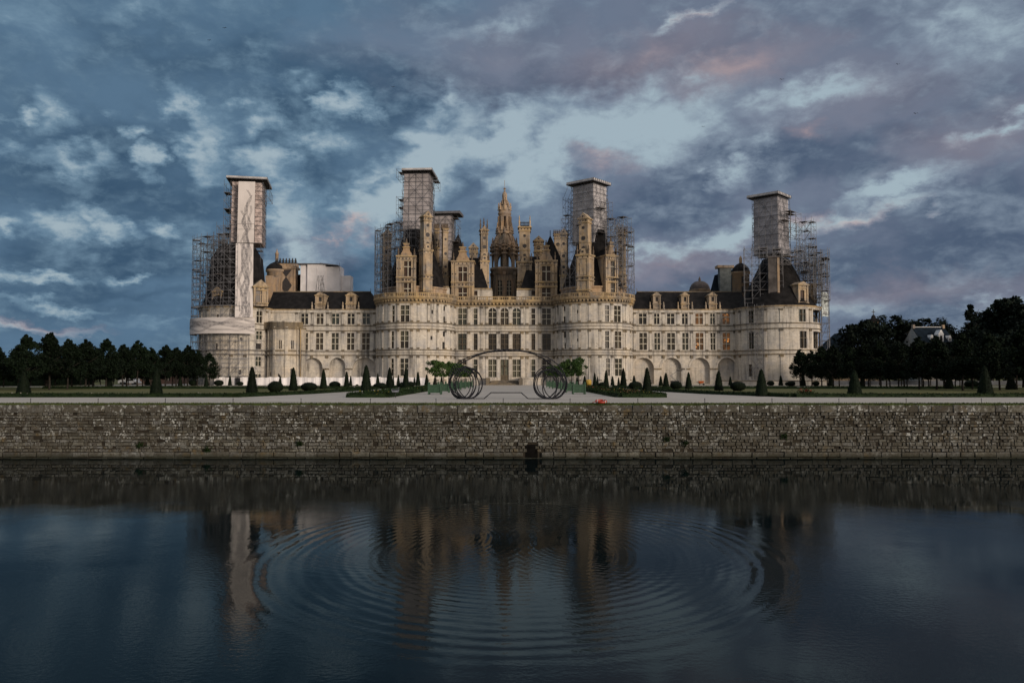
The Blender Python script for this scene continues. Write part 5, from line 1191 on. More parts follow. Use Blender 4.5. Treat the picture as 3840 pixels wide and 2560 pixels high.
banner('hanging_banner', 'upper length of the tall white banner below the flat scaffold roof, with slender drawn branches', q3(Z1, 381, 566, 189.8), q3(Z1, 496, 566, 191.2), q3(Z1, 391, 146, 189.8), 7, 3, True, 'banners on the left scaffold')
banner('hanging_banner', 'lower length of the tall white banner, covered with thick intertwined drawn branches', q3(Z1, 366, 1076, 184.2), q3(Z1, 489, 1076, 185.8), q3(Z1, 373, 569, 188.6), 9, 8, False, 'banners on the left scaffold')
mb = MB(); BR = 10.55
def bs(s, t, l=0.0): a = R(-100) + s / BR; return (LTX + (BR + l) * math.sin(a), TY - (BR + l) * math.cos(a), 15.7 + t)
BW = BR * R(142); N_ = 40
for i in range(N_): mb.poly([bs(BW * i / N_, 0), bs(BW * (i + 1) / N_, 0), bs(BW * (i + 1) / N_, 3.75), bs(BW * i / N_, 3.75)], 0, True); mb.poly([bs(BW * i / N_, 3.75, -.05), bs(BW * (i + 1) / N_, 3.75, -.05), bs(BW * (i + 1) / N_, 0, -.05), bs(BW * i / N_, 0, -.05)], 0, True)
branches(mb, bs, BW, 3.75, 7, 5, True)
o = mb.build('wraparound_banner', [MBN, MIN]); o['label'] = 'white banner curving round the left tower, drawn with interlaced horizontal branches'; o['category'] = 'banner'; o['group'] = 'banners on the left scaffold'
S_, W_, H_ = flatcloth(q3(Z6, 1455, 990, 190.5), q3(Z6, 1501, 994, 193.5), q3(Z6, 1453, 812, 190.5)); mb = MB()
for l, fl in ((0, 1), (-.06, -1)): mb.poly([S_(0, 0, l), S_(W_, 0, l), S_(W_, H_, l), S_(0, H_, l)][::fl], 0)
for r_ in (.44, .36): ribbon(mb, S_, [(W_ * .5 + W_ * r_ * math.cos(i * .2618), H_ * .57 + W_ * r_ * 1.25 * math.sin(i * .2618)) for i in range(25)], .04, 1, .03)
for pts in ([(.3, .50), (.36, .56), (.42, .52), (.46, .60)], [(.52, .56), (.58, .60), (.64, .54), (.70, .62)], [(.34, .54), (.44, .585), (.4, .60)], [(.15, .13), (.88, .13)], [(.15, .09), (.75, .09)], [(.15, .17), (.88, .17)]): ribbon(mb, S_, [(x * W_, y * H_) for x, y in pts], .07, 1, .03)
o = mb.build('emblem_banner', [plain("pale_blue_cloth", (.50, .55, .54), .8, .08, .5), MIN]); o['label'] = 'pale banner with a round crest hung on the right-hand scaffold edge'; o['category'] = 'banner'
# ================================================================ planting
def leafcloud(n_, fn, size, seed, name, mat, flat_=0.0):
    """crown of many small leaf-sized quads; fn(rng) gives a point"""
    g = np.random.default_rng(seed); P = fn(g, n_); n_ = len(P)
    a = g.normal(size=(n_, 3)); a[:, 2] *= (1 - flat_); a /= np.linalg.norm(a, axis=1)[:, None] + 1e-9
    b_ = g.normal(size=(n_, 3)); b_[:, 2] *= (1 - flat_); b_ -= a * (a * b_).sum(1)[:, None]; b_ /= np.linalg.norm(b_, axis=1)[:, None] + 1e-9
    s = size * g.uniform(.5, 1.35, n_)[:, None]; q = s * g.uniform(.45, .9, n_)[:, None]
    V = np.stack([P - a * s, P - b_ * q * .8, P + a * s, P + b_ * q], 1).reshape(-1, 3)
    me = bpy.data.meshes.new(name); me.from_pydata(V.tolist(), [], [tuple(range(4 * i, 4 * i + 4)) for i in range(n_)]); me.materials.append(mat); return me
def clumps(g, n_, cen, rad):
    k = g.integers(0, len(cen), n_); d = g.normal(size=(n_, 3)); d /= np.linalg.norm(d, axis=1)[:, None]; r_ = g.random(n_) ** .45
    return cen[k] + d * (r_ * rad[k])[:, None] * np.array([1, 1, .8])
def tree_data(name, H, cz0, rx, n_, size, seed, mat, shape='oval', ncl=42, trunk_r=.16):
    """mesh data (trunk, crown) of one tree, foot at the origin"""
    g = np.random.default_rng(seed); t = np.sqrt(g.random(ncl)); ang = g.random(ncl) * 6.283; h_ = g.random(ncl)
    if shape == 'oval': prof = np.sin(np.pi * (.10 + .86 * h_)) ** .7
    elif shape == 'lime': prof = np.where(h_ < .35, .85 + .4 * h_, np.clip(1.0 * (1.02 - h_) / .66, .08, 1) ** .75)
    elif shape == 'cone': prof = (1.03 - h_) * .95 + .04
    elif shape == 'cedar': h_ = np.round(h_ * 6) / 6 * .92 + .05; prof = np.clip(1.15 - h_ * .75, .25, 1)
    else: prof = np.sqrt(np.maximum(.05, 1 - (2 * h_ - 1) ** 2))
    R_ = rx * prof * np.clip(t, .25, 1); cen = np.stack([R_ * np.cos(ang), R_ * np.sin(ang), cz0 + (H - cz0) * h_], 1)
    rad = g.uniform(.20, .42, ncl) * rx * (.45 + .6 * prof)
    if shape == 'lime':
        ex = [(.55 * rx * math.cos(i * 2.1) * (1 - i / 9), .55 * rx * math.sin(i * 2.1) * (1 - i / 9), H - 1.5 + .24 * i, (.28 - .024 * i) * rx) for i in range(9)]
        cen = np.vstack([cen, [e[:3] for e in ex]]); rad = np.append(rad, [e[3] for e in ex])
    fl = .75 if shape == 'cedar' else 0
    def fn(g_, m_):
        P = clumps(g_, m_, cen, rad)
        if shape == 'cedar': P[:, 2] = cen[:, 2].min() + 0 + P[:, 2] - cen[:, 2].min(); P[:, 2] = P[:, 2] * 1.0
        return P
    cr = leafcloud(n_, fn, size, seed + 1, 'crown', mat, fl)
    mb = MB(); bend = [(0, 0, -.1)]; top = cz0 + (H - cz0) * (.82 if shape in ('cone', 'cedar') else .5); q = random.Random(seed)
    for i in range(1, 6): bend.append((q.uniform(-.03, .03) * rx, q.uniform(-.03, .03) * rx, top * i / 5))
    for i in range(5): mb.tube(bend[i], bend[i + 1], trunk_r * (1 - .15 * i), 0, 7, trunk_r * (1 - .15 * (i + 1)))
    for i in range(9):
        a = i * 2.4; z = cz0 * .95 + (top - cz0) * q.random() * .9; e = (math.cos(a) * rx * .7, math.sin(a) * rx * .7, z + (H - cz0) * .22)
        mb.tube((0, 0, z), e, trunk_r * .4, 0, 5, trunk_r * .12)
    me = bpy.data.meshes.new('trunk'); me.from_pydata(mb.v, [], mb.f); me.materials.append(MTR); me.polygons.foreach_set('use_smooth', mb.sm)
    return me, cr
def plant(kind, data, x, y, label, cat, group, s=1.0, rot=None, z=G - .03, sz=1.0):
    t = thing(kind, (x, y, z), label, cat, group); t.scale = (s, s, s * sz); t.rotation_euler[2] = rnd.random() * 6.28 if rot is None else rot
    for nm_, me in zip(('trunk', 'crown'), data):
        o = bpy.data.objects.new(nm_, me); COL.objects.link(o); o.parent = t
    return t
LIMES = [tree_data('lime', 7.3, 1.9, 2.5, 7600, .165, 100 + i, MLT, 'lime', 60) for i in range(4)]
i = 0
for rw, (x0, ylist) in enumerate(((-68.5, np.linspace(112, 180, 13)), (-75.0, np.linspace(108, 182, 12)), (-81.5, np.linspace(110, 184, 11)), (-89, np.linspace(112, 186, 10)), (-97, np.linspace(116, 188, 9)))):
    for k, y in enumerate(ylist):
        rn = ('front', 'second', 'third', 'fourth', 'rear')[rw]
        plant('lime_tree', LIMES[i % 4], x0 + rnd.uniform(-.4, .4), y + rnd.uniform(-.5, .5), f'clipped lime tree, {ORD[k]} from the canal in the {rn} row of the left avenue', 'tree', 'lime trees left of the castle', rnd.uniform(.92, 1.1) * (1, .9, .84, .8, .78)[rw]); i += 1
for rw, (x0, ylist) in enumerate(((62.5, np.linspace(98, 173, 13)), (69.5, np.linspace(100, 176, 12)), (76.5, np.linspace(105, 178, 10)), (84, np.linspace(108, 182, 9)), (92, np.linspace(112, 186, 8)))):
    for k, y in enumerate(ylist):
        rn = ('front', 'second', 'third', 'fourth', 'rear')[rw]
        plant('lime_tree', LIMES[i % 4], x0 + rnd.uniform(-.4, .4), y + rnd.uniform(-.5, .5), f'clipped lime tree, {ORD[k]} from the canal in the {rn} row of the right avenue', 'tree', 'lime trees right of the castle', rnd.uniform(.90, 1.06) * (1, .95, .92, .9, .88)[rw]); i += 1
for nm_, xx, y0, y1, hh, lab in (('left', -103, 100, 195, 3.6, 'tall dark clipped hedge closing the left avenue behind the limes'), ('right', 97, 84, 150, 3.2, 'tall dark clipped hedge closing the right avenue behind the limes')):
    mb = MB(); q = random.Random(int(y0))
    for i in range(int((y1 - y0) / 2)):
        ya_ = y0 + 2 * i; mb.box(xx - .9 + q.uniform(-.1, .1), xx + .9 + q.uniform(-.1, .1), ya_, ya_ + 2.05, G - .1, G + hh * q.uniform(.94, 1.05))
    for _ in range(5000):
        c_ = Vector((xx + q.choice((-1, 1)) * q.uniform(.75, 1.05), q.uniform(y0, y1), G + hh * q.random())) if q.random() < .7 else Vector((xx + q.uniform(-1, 1), q.uniform(y0, y1), G + hh * q.uniform(.95, 1.08)))
        A = Vector((q.gauss(0, 1), q.gauss(0, 1), q.gauss(0, 1))).normalized() * .22; B_ = A.cross(Vector((q.gauss(0, 1), q.gauss(0, 1), q.gauss(0, 1)))).normalized() * .14; mb.poly([c_ - A, c_ - B_, c_ + A, c_ + B_])
    o = mb.build('tall_hedge', MLT); o['label'] = lab; o['category'] = 'hedge'
# dark trees beyond, right
BIG = [tree_data('broad', 15, 3.5, 6.5, 9000, .42, 200, MLD, 'round', 70, .4), tree_data('broad', 19, 4, 7.0, 10000, .45, 210, MLD, 'oval', 80, .45), tree_data('cedar', 15, 4, 6.5, 5200, .40, 220, MLD, 'cedar', 46, .4), tree_data('fir', 18, 3, 2.9, 5200, .34, 230, MLD, 'cone', 60, .35)]
def at_tree(u, vtop, Y, kind, H0): x, zt = at(u, vtop, Y); return x, Y, (zt - G) / H0
for u, vt, Y, kd, H0, lab, sc_ in (
    (3246, 1194, 215, 0, 15, 'dense round dark tree in front of the small belfry', .95), (3120, 1300, 222, 0, 15, 'low dark tree at the foot of the right-hand scaffold', 1), (3352, 1190, 262, 2, 15, 'layered dark cedar with drooping branches left of the slate-roofed house', 1), (3420, 1212, 275, 2, 15, 'cedar behind the left gable of the slate-roofed house', 1),
    (3500, 1200, 290, 2, 15, 'broad cedar rising over the ridge of the slate-roofed house', 1), (3560, 1228, 285, 0, 15, 'dark tree over the right half of the house roof', 1), (3638, 1145, 250, 3, 18, 'narrow dark fir standing clear above the house', 1), (3716, 1205, 235, 0, 15, 'dark bushy tree between the fir and the tall group', 1),
    (3792, 1112, 210, 1, 19, 'tallest dark tree of the right-hand group', 1), (3858, 1135, 205, 1, 19, 'tall dark tree at the right edge beside the tallest one', 1), (3930, 1150, 195, 1, 19, 'tall dark tree partly cut by the right picture edge', 1), (3700, 1240, 190, 0, 15, 'dark tree low in front of the tall right-hand group', 1), (3790, 1230, 170, 0, 15, 'dark bushy tree nearest the right picture edge', 1),
    (3668, 1178, 262, 2, 15, 'cedar crown between the fir and the tall right-hand group', 1), (3330, 1262, 240, 0, 15, 'dark tree filling the gap right of the belfry tree', .9), (3600, 1265, 215, 0, 15, 'dark tree in front of the house right end', .9), (3400, 1290, 208, 0, 15, 'low dark tree before the house left gable', .9)):
    x, y, s = at_tree(u, vt + (16 if kd < 2 else 0), Y, kd, H0)
    plant(('broad_tree', 'broad_tree', 'cedar_tree', 'fir_tree')[kd], BIG[kd], x, y, lab, 'tree', 'dark trees right of the castle', s)
# far wood behind everything, left and right
g0 = np.random.default_rng(9)
def woodpts(g, m_):
    x = np.concatenate([g.uniform(-330, -70, m_ // 2), g.uniform(75, 330, m_ - m_ // 2)]); y = 300 + g.normal(size=m_) * 6 + np.abs(x) * .06
    top = 7.0 + 2.4 * np.sin(x * .11) + 1.6 * np.sin(x * .27 + 1) + np.where(x > 0, 4, 0)
    return np.stack([x, y, G + np.abs(g.random(m_)) ** .7 * top], 1)
o = link('distant_wood', leafcloud(17000, woodpts, .95, 77, 'distant_wood', MLF)); o['kind'] = 'stuff'; o['label'] = 'low belt of distant woodland behind the avenues'; o['category'] = 'woodland'
x, zt = at(655, 1318, 235); plant('broad_tree', BIG[0], x, 235, 'lighter round tree behind the left avenue, just left of the castle', 'tree', None, (zt - G) / 15)

# ---- clipped yews -------------------------------------------------------------
def yew_cone(seed):
    g = np.random.default_rng(seed); mb = MB(); prof = [(.50, 0), (.66, .12), (.60, .6), (.50, 1.2), (.38, 1.9), (.24, 2.55), (.13, 2.92), (.02, 3.08)]
    mb.lathe(prof, 0, 0, 14)
    me = bpy.data.meshes.new('foliage')
    n_ = 1700; h_ = g.random(n_) ** 1.25; z = .05 + 3.02 * h_; rr = np.interp(z, [0, .12, .6, 1.2, 1.9, 2.55, 2.92, 3.08], [.52, .67, .61, .51, .39, .25, .14, .02]); a = g.random(n_) * 6.283; rr = rr + g.normal(size=n_) * .03
    P = np.stack([rr * np.cos(a), rr * np.sin(a), z], 1); s = g.uniform(.03, .07, n_); T = g.normal(size=(n_, 3)); T /= np.linalg.norm(T, axis=1)[:, None]; B_ = np.cross(T, g.normal(size=(n_, 3))); B_ /= np.linalg.norm(B_, axis=1)[:, None] + 1e-9
    V = list(mb.v); Fc = list(mb.f); k = len(V)
    Q = np.stack([P - T * s[:, None], P - B_ * s[:, None] * .6, P + T * s[:, None], P + B_ * s[:, None] * .6], 1).reshape(-1, 3); V += Q.tolist(); Fc += [tuple(k + 4 * i + j for j in range(4)) for i in range(n_)]
    me.from_pydata(V, [], Fc); me.materials.append(MLY); return me
def yew_ball(seed):
    g = np.random.default_rng(seed); mb = MB(); mb.lathe([(.02 + math.sin(math.pi * i / 10) * .97, .5 - .5 * math.cos(math.pi * i / 10)) for i in range(11)], 0, 0, 16)
    n_ = 1300; d = g.normal(size=(n_, 3)); d /= np.linalg.norm(d, axis=1)[:, None]; P = d * np.array([1, 1, .5]) * (1 + g.normal(size=n_)[:, None] * .03) + np.array([0, 0, .5]); s = g.uniform(.04, .085, n_)[:, None]; T = g.normal(size=(n_, 3)); T /= np.linalg.norm(T, axis=1)[:, None]; B_ = np.cross(T, d); B_ /= np.linalg.norm(B_, axis=1)[:, None] + 1e-9
    V = list(mb.v); Fc = list(mb.f); k = len(V); Q = np.stack([P - T * s, P - B_ * s * .6, P + T * s, P + B_ * s * .6], 1).reshape(-1, 3); V += Q.tolist(); Fc += [tuple(k + 4 * i + j for j in range(4)) for i in range(n_)]
    me = bpy.data.meshes.new('foliage'); me.from_pydata(V, [], Fc); me.materials.append(MLY); return me
CONES = [yew_cone(300 + i) for i in range(3)]; BALLS = [yew_ball(310 + i) for i in range(2)]
Z9 = lambda x, y: (x / 2.45, 1240 + y / 2.45); Z10 = lambda x, y: (900 + x / 2.94, 1340 + y / 2.94); Z12 = lambda x, y: (2160 + x / 2.94, 1340 + y / 2.94); Z13 = lambda x, y: (2880 + x / 2.45, 1060 + y / 2.45)
cl_ = []
for z_, lst in ((Z9, ((215, 590, 372, 62), (1435, 597, 350, 57), (1000, 520, 360, 30), (1355, 500, 400, 22), (1655, 505, 412, 20), (1895, 507, 405, 20), (2112, 500, 405, 18))),
    (Z10, ((130, 395, 95, 62), (442, 305, 195, 19), (587, 360, 105, 47), (920, 345, 125, 40), (1175, 340, 150, 33), (1220, 310, 197, 18), (1390, 405, 78, 62), (1518, 318, 172, 23), (1648, 340, 105, 42), (1690, 320, 200, 14), (1745, 305, 186, 20), (1828, 345, 108, 39), (1922, 300, 205, 15), (1962, 305, 153, 27), (2058, 305, 180, 25), (2150, 290, 188, 24), (2222, 290, 192, 20))),
    (Z12, ((12, 285, 190, 20), (95, 300, 192, 24), (207, 325, 165, 25), (238, 312, 208, 15), (333, 320, 138, 30), (403, 300, 195, 22), (470, 300, 208, 16), (523, 310, 115, 36), (640, 300, 188, 24), (785, 405, 105, 57), (935, 310, 200, 24), (992, 332, 166, 36), (1242, 345, 160, 38), (1573, 362, 140, 48), (1702, 306, 205, 22), (2047, 425, 122, 68))),
    (Z13, ((118, 942, 848, 21), (322, 947, 828, 26), (575, 946, 840, 25), (797, 1022, 795, 62), (865, 955, 830, 20), (1665, 972, 818, 37), (1997, 1035, 758, 66), (2235, 978, 848, 46)))):
    for x_, yb, yt, hw in lst:
        u, vb = z_(x_, yb); _, vt = z_(x_, yt); u2, _ = z_(x_ + hw, yb); cl_.append((u, vb, vt, u2 - u))
cl_.sort()
for i, (u, vb, vt, hw) in enumerate(cl_):
    Y = min(178, max(73.6, gy(vb))); x, _ = at(u, vb, Y); h_ = (vb - vt) * Y / F; big = vb - vt > 85
    side = 'left' if u < 1900 else 'right'; k = i + 1 if u < 1900 else len(cl_) - i
    near = 'tall' if big else ('mid-sized' if vb - vt > 55 else 'small distant')
    bed = ('in the lawn border' if abs(x + .5) > 22 else 'in the avenue flower bed') if Y < 125 else 'at the garden far edge'
    o = link('yew_cone', CONES[i % 3]); o.location = (x, Y, G - .04); s = hw * Y / F / .66; o.scale = (s, s, h_ / 3.08); o.rotation_euler[2] = rnd.random() * 6
    nth = (ORD[k - 1] if k <= 20 else ('twenty-' + ORD[k - 21]))
    o['label'] = f'{near} yew cone, {nth} from the {side} picture edge, {bed}'; o['category'] = 'topiary'; o['group'] = 'clipped yew cones'
bl_ = []
for z_, lst in ((Z9, ((1775, 500, 38, 52), (2010, 500, 42, 52), (2205, 495, 30, 38))), (Z10, ((390, 383, 80, 125), (760, 366, 86, 94), (1045, 338, 60, 78), (1545, 345, 74, 70), (1290, 305, 16, 16), (1800, 330, 60, 60), (1880, 325, 42, 62))), (Z12, ((290, 325, 42, 55), (655, 345, 72, 84), (1103, 345, 64, 84), (1785, 366, 82, 104), (2145, 305, 40, 52), (2345, 305, 40, 40))), (Z13, ((30, 942, 26, 44), (213, 948, 36, 48), (441, 945, 31, 44), (1870, 962, 60, 70)))):
    for x_, yb, rx_, hh in lst: u, vb = z_(x_, yb); bl_.append((u, vb, rx_ / (2.45 if z_ in (Z9, Z13) else 2.94), hh / (2.45 if z_ in (Z9, Z13) else 2.94)))
bl_.sort()
for i, (u, vb, rx_, hh) in enumerate(bl_):
    Y = min(175, max(76, gy(vb))); x, _ = at(u, vb, Y); o = link('yew_dome', BALLS[i % 2]); o.location = (x, Y, G - .04); s = rx_ * Y / F; o.scale = (s, s, hh * Y / F); o.rotation_euler[2] = rnd.random() * 6
    side = 'left' if u < 1900 else 'right'; k = i + 1 if u < 1900 else len(bl_) - i
    o['label'] = f'rounded clipped yew dome, {ORD[k - 1]} from the {side} picture edge'; o['category'] = 'topiary'; o['group'] = 'rounded yew domes'

# ---- low box hedges and flower beds --------------------------------------------
def hedge(name, pts, w, h_, label, seed, grp='low hedges edging the garden beds', rough=.5):
    mb = MB(); q = random.Random(seed)
    for (x0, y0), (x1, y1) in zip(pts[:-1], pts[1:]):
        L_ = math.hypot(x1 - x0, y1 - y0); n_ = max(1, int(L_ / .5)); nx, ny = -(y1 - y0) / L_, (x1 - x0) / L_
        for i in range(n_):
            a, b_ = i / n_, (i + 1) / n_; hh = h_ * q.uniform(.8, 1.1); P = []
            for z in (G - .05, G + hh * .92):
                for t, s_ in ((a, -1), (b_, -1), (b_, 1), (a, 1)): k = w * .5 * (1 if z < G else .85); P.append((x0 + (x1 - x0) * t + nx * s_ * k, y0 + (y1 - y0) * t + ny * s_ * k, z))
            mb.hexa(P)
        for _ in range(int(L_ * 55)):
            t = q.random(); s_ = q.uniform(-.55, .55); z = G + h_ * (q.uniform(.1, 1.0) if abs(s_) > .42 else q.uniform(.85, 1.12)); 
            if q.random() < .06 * rough * 2: z += h_ * q.random() * .8 * rough
            c_ = Vector((x0 + (x1 - x0) * t + nx * s_ * w, y0 + (y1 - y0) * t + ny * s_ * w, z)); A = Vector((q.gauss(0, 1), q.gauss(0, 1), q.gauss(0, 1))).normalized() * q.uniform(.05, .12); B_ = A.cross(Vector((q.gauss(0, 1), q.gauss(0, 1), q.gauss(0, 1)))).normalized() * .06
            mb.poly([c_ - A, c_ - B_, c_ + A, c_ + B_])
    o = mb.build(name, MLH); o['label'] = label; o['category'] = 'hedge'; o['group'] = grp
    return o
hedge('box_hedge', [(-75, 72.6), (-25.4, 72.6), (-22.3, 86), (-21.1, 103), (-20.9, 148)], 1.3, .27, 'low dark hedge along the front and path side of the left lawn', 1)
hedge('box_hedge', [(75, 72.6), (25.7, 72.6), (21.4, 86), (19.4, 103), (19.2, 148)], 1.3, .27, 'low dark hedge along the front and path side of the right lawn', 2)
hedge('box_hedge', [(-14.5, 148), (-14.5, 71.2), (-11.3, 71.2), (-11.2, 148)], .7, .34, 'low hedge round the narrow flower bed left of the avenue', 3)
hedge('box_hedge', [(13.5, 148), (13.5, 71.2), (9.8, 71.2), (9.6, 148)], .7, .34, 'low hedge round the narrow flower bed right of the avenue', 4)
hedge('box_hedge', [(-75, 128), (-21.5, 128)], 1.4, .3, 'low hedge along the far edge of the left lawn', 5)
hedge('box_hedge', [(75, 128), (20, 128)], 1.4, .3, 'low hedge along the far edge of the right lawn', 6)
MFW = plain("white_petals", (.30, .29, .25), .8, .15, 6); MFR = plain("red_petals", (.17, .026, .016), .8, .3, 6); MFY = plain("yellow_petals", (.34, .24, .03), .8, .25, 6); MFO = plain("bronze_foliage", (.085, .045, .022), .8, .4, 3)
def flowerbed(name, x0, x1, y0, y1, n_, seed, label, mix_):
    q = random.Random(seed); mb = MB(); mb.poly([(x0, y0, G - .012), (x1, y0, G - .012), (x1, y1, G - .012), (x0, y1, G - .012)], 0)
    cl = [(q.uniform(x0, x1), q.uniform(y0, y1), q.uniform(.25, .6) * (1 if x1 - x0 < 10 else .55), q.choice(mix_)) for _ in range(150)]
    for _ in range(n_):
        cx_, cy_, h_, k = q.choice(cl); x = min(x1, max(x0, cx_ + q.gauss(0, .5))); y = min(y1, max(y0, cy_ + q.gauss(0, .5))); z = G + h_ * q.random() ** .6
        mi = k if (q.random() < (.10 if k < 4 else .6) and z > G + h_ * .6) else 0; s = q.uniform(.05, .11); A = Vector((q.gauss(0, 1), q.gauss(0, 1), q.gauss(0, 1.2))).normalized() * s; B_ = A.cross(Vector((q.gauss(0, 1), q.gauss(0, 1), q.gauss(0, 1)))).normalized() * s * .7; c_ = Vector((x, y, z))
        mb.poly([c_ - A, c_ - B_, c_ + A, c_ + B_], mi)
    o = mb.build(name, [MLH, MFW, MFR, MFY, MFO]); o['kind'] = 'stuff'; o['label'] = label; o['category'] = 'flowers'
flowerbed('flower_bed', -14.1, -11.6, 71.7, 148, 9000, 5, 'mixed white and yellow flowers in the bed left of the avenue', [0, 0, 1, 1, 3, 0])
flowerbed('flower_bed', 10.1, 13.1, 71.7, 148, 9000, 6, 'reddish flowers and bronze leaves in the bed right of the avenue', [0, 0, 2, 4, 4, 3, 0])
flowerbed('border_planting', -75, -25, 73.4, 75.2, 7000, 8, 'loose green border plants behind the left front hedge', [0, 0, 0, 0, 1]); flowerbed('border_planting', 25.5, 75, 73.4, 75.2, 7000, 9, 'loose green border plants behind the right front hedge', [0, 0, 0, 3])
for z_, px, py, lab in ((Z13, 350, 995, 'clump of red flowers on the right lawn border'),):
    u, v = z_(px, py + 30); Y = 78.0; x, _ = at(u, v, Y); q = random.Random(3); mb = MB()
    for _ in range(230):
        c_ = Vector((x + q.gauss(0, .42), Y + q.gauss(0, .3), G + abs(q.gauss(.36, .16)))); A = Vector((q.gauss(0, 1), q.gauss(0, 1), q.gauss(0, 1))).normalized() * .09; B_ = A.cross(Vector((0.3, .2, 1))).normalized() * .07; mb.poly([c_ - A, c_ - B_, c_ + A, c_ + B_], 1 if c_.z > G + .42 and q.random() < .6 else 0)
    o = mb.build('flower_clump', [MLH, MFR]); o['kind'] = 'stuff'; o['label'] = lab; o['category'] = 'flowers'

# ---- planter boxes with orange trees ------------------------------------------------
OT = [tree_data('orange', 2.75, 1.0, 1.0, 2300, .085, 400 + i, MLO, 'round', 44, .055) for i in range(3)]
def planter(label):
    p = thing('planter_box', (0, 0, 0), label, 'planter', 'green planter boxes along the avenue'); e = .63
    mb = MB()
    for a in range(4):
        P = fr(0, 0, 0, a * math.pi / 2)
        for k in range(7):
            x0 = -e + .06 + (2 * e - .12) * k / 7; A = [P(x0 + .008, -e + .01, .16), P(x0 + (2 * e - .12) / 7 - .008, -e + .01, .16), P(x0 + (2 * e - .12) / 7 - .008, -e + .06, .16), P(x0 + .008, -e + .06, .16)]; mb.hexa(A + [(q[0], q[1], 1.02) for q in A])
    mb.build('panel', MGR, p)
    mb = MB()
    for a in range(4):
        P = fr(0, 0, 0, a * math.pi / 2)
        for z0 in (.2, .58, .92): A = [P(-e, -e - .02, z0), P(e, -e - .02, z0), P(e, -e + .03, z0), P(-e, -e + .03, z0)]; mb.hexa(A + [(q[0], q[1], z0 + .09) for q in A])
    mb.build('rail', MGR, p)
    for sx in (-1, 1):
        for sy in (-1, 1):
            mb = MB(); mb.box(sx * e - .07, sx * e + .07, sy * e - .07, sy * e + .07, 0, 1.12); mb.lathe([(.03, 1.12), (.075, 1.17), (.085, 1.22), (.05, 1.28), (.01, 1.30)], sx * e, sy * e, 8); mb.build('corner_post', MGR, p)
    mb = MB(); mb.box(-e + .06, e - .06, -e + .06, e - .06, .9, .98); mb.build('soil', plain('potting_soil', (.03, .022, .015), .95, .3, 6), p)
    return p
pr = planter('')
for sd, (xs, y0) in enumerate(((-8.15, 84.5), (7.15, 85.5))):
    for k in range(7):
        y = y0 + 10 * k; o = pr if (sd == 0 and k == 0) else copy_tree(pr); o.location = (xs + (.05 * k if sd == 0 else -.03 * k), y, G - .02)
        sn = ('left', 'right')[sd]; nth = ORD[k]
        o['label'] = f'green slatted planter box, {nth} from the canal in the {sn} row'
        t = plant('orange_tree', OT[(k + sd) % 3], o.location.x, y, f'small round-headed orange tree in the {nth} planter box of the {sn} row', 'potted tree', 'orange trees in the planter boxes', rnd.uniform(.92, 1.08), z=G + .95)

# ================================================================ objects on the terrace
# steel sculpture: outline of a car bent from one long tube
Z11 = lambda x, y: (1620 + x / 3.675, 1280 + y / 3.675)
SY = 65.8
sc = thing('sculpture', (at(*Z11(1040, 790), SY)[0], SY, G), 'large dark steel line sculpture of a car, looped wheels joined by arching tubes', 'sculpture')
SR = .042
def ell(cx, cy, rx, ry, y0, rot=0, a0=0, a1=360, y1=None, n_=40):
    P = []
    for i in range(n_ + 1):
        t = R(a0 + (a1 - a0) * i / n_); x, y = rx * math.cos(t), ry * math.sin(t); c_, s_ = math.cos(R(rot)), math.sin(R(rot)); px, py = cx + x * c_ - y * s_, cy + x * s_ + y * c_
        Y = SY + y0 + ((y1 if y1 is not None else y0) - y0) * i / n_; X, Z_ = at(*Z11(px, py), SY); P.append((X, Y, max(Z_, G + .02)))
    return P
for nm_, lst in (('wheel_loops', ((455, 568, 155, 222, -.3, 0), (420, 572, 185, 215, .25, 4), (505, 575, 190, 212, -.1, -6), (385, 590, 145, 198, .5, 6), (470, 580, 222, 210, .1, -2), (455, 590, 120, 195, -.5, 3), (500, 600, 145, 185, .35, -10))), ('wheel_loops', ((1605, 565, 205, 222, -.2, 0), (1565, 590, 165, 192, .3, 4), (1650, 580, 205, 205, .1, -6), (1620, 632, 98, 158, -.4, 2), (1690, 600, 150, 190, .45, -12), (1640, 590, 225, 200, -.05, 3)))):
    for cx_, cy_, rx_, ry_, y0, rot in lst: mb = MB(); mb.path(ell(cx_, cy_, rx_, ry_, y0, rot, -200, 160, y0 + .25), SR, 0, 6); mb.build('wheel_loop', MST, sc)
def curve(pts, y0, y1, n_=48):
    P = []; m_ = len(pts) - 1
    for i in range(n_ + 1):
        t = i / n_ * m_; k = min(int(t), m_ - 1); f = t - k; p0 = pts[max(k - 1, 0)]; p1 = pts[k]; p2 = pts[k + 1]; p3 = pts[min(k + 2, m_)]
        q = [.5 * ((2 * p1[d]) + (-p0[d] + p2[d]) * f + (2 * p0[d] - 5 * p1[d] + 4 * p2[d] - p3[d]) * f * f + (-p0[d] + 3 * p1[d] - 3 * p2[d] + p3[d]) * f ** 3) for d in (0, 1)]
        X, Z_ = at(*Z11(*q), SY); P.append((X, SY + y0 + (y1 - y0) * i / n_, max(Z_, G + .02)))
    return P
mb = MB(); mb.path(curve([(300, 720), (235, 600), (250, 440), (330, 320), (470, 230), (760, 142), (1050, 114), (1340, 142), (1600, 225), (1760, 345), (1850, 500), (1850, 620), (1780, 745)], -.3, .3), SR, 0, 6)
mb.path(curve([(420, 780), (262, 650), (250, 500), (345, 345), (520, 240), (760, 152), (1050, 122), (1330, 152), (1540, 235), (1690, 370), (1790, 520), (1800, 640), (1660, 785)], .35, -.25), SR, 0, 6)
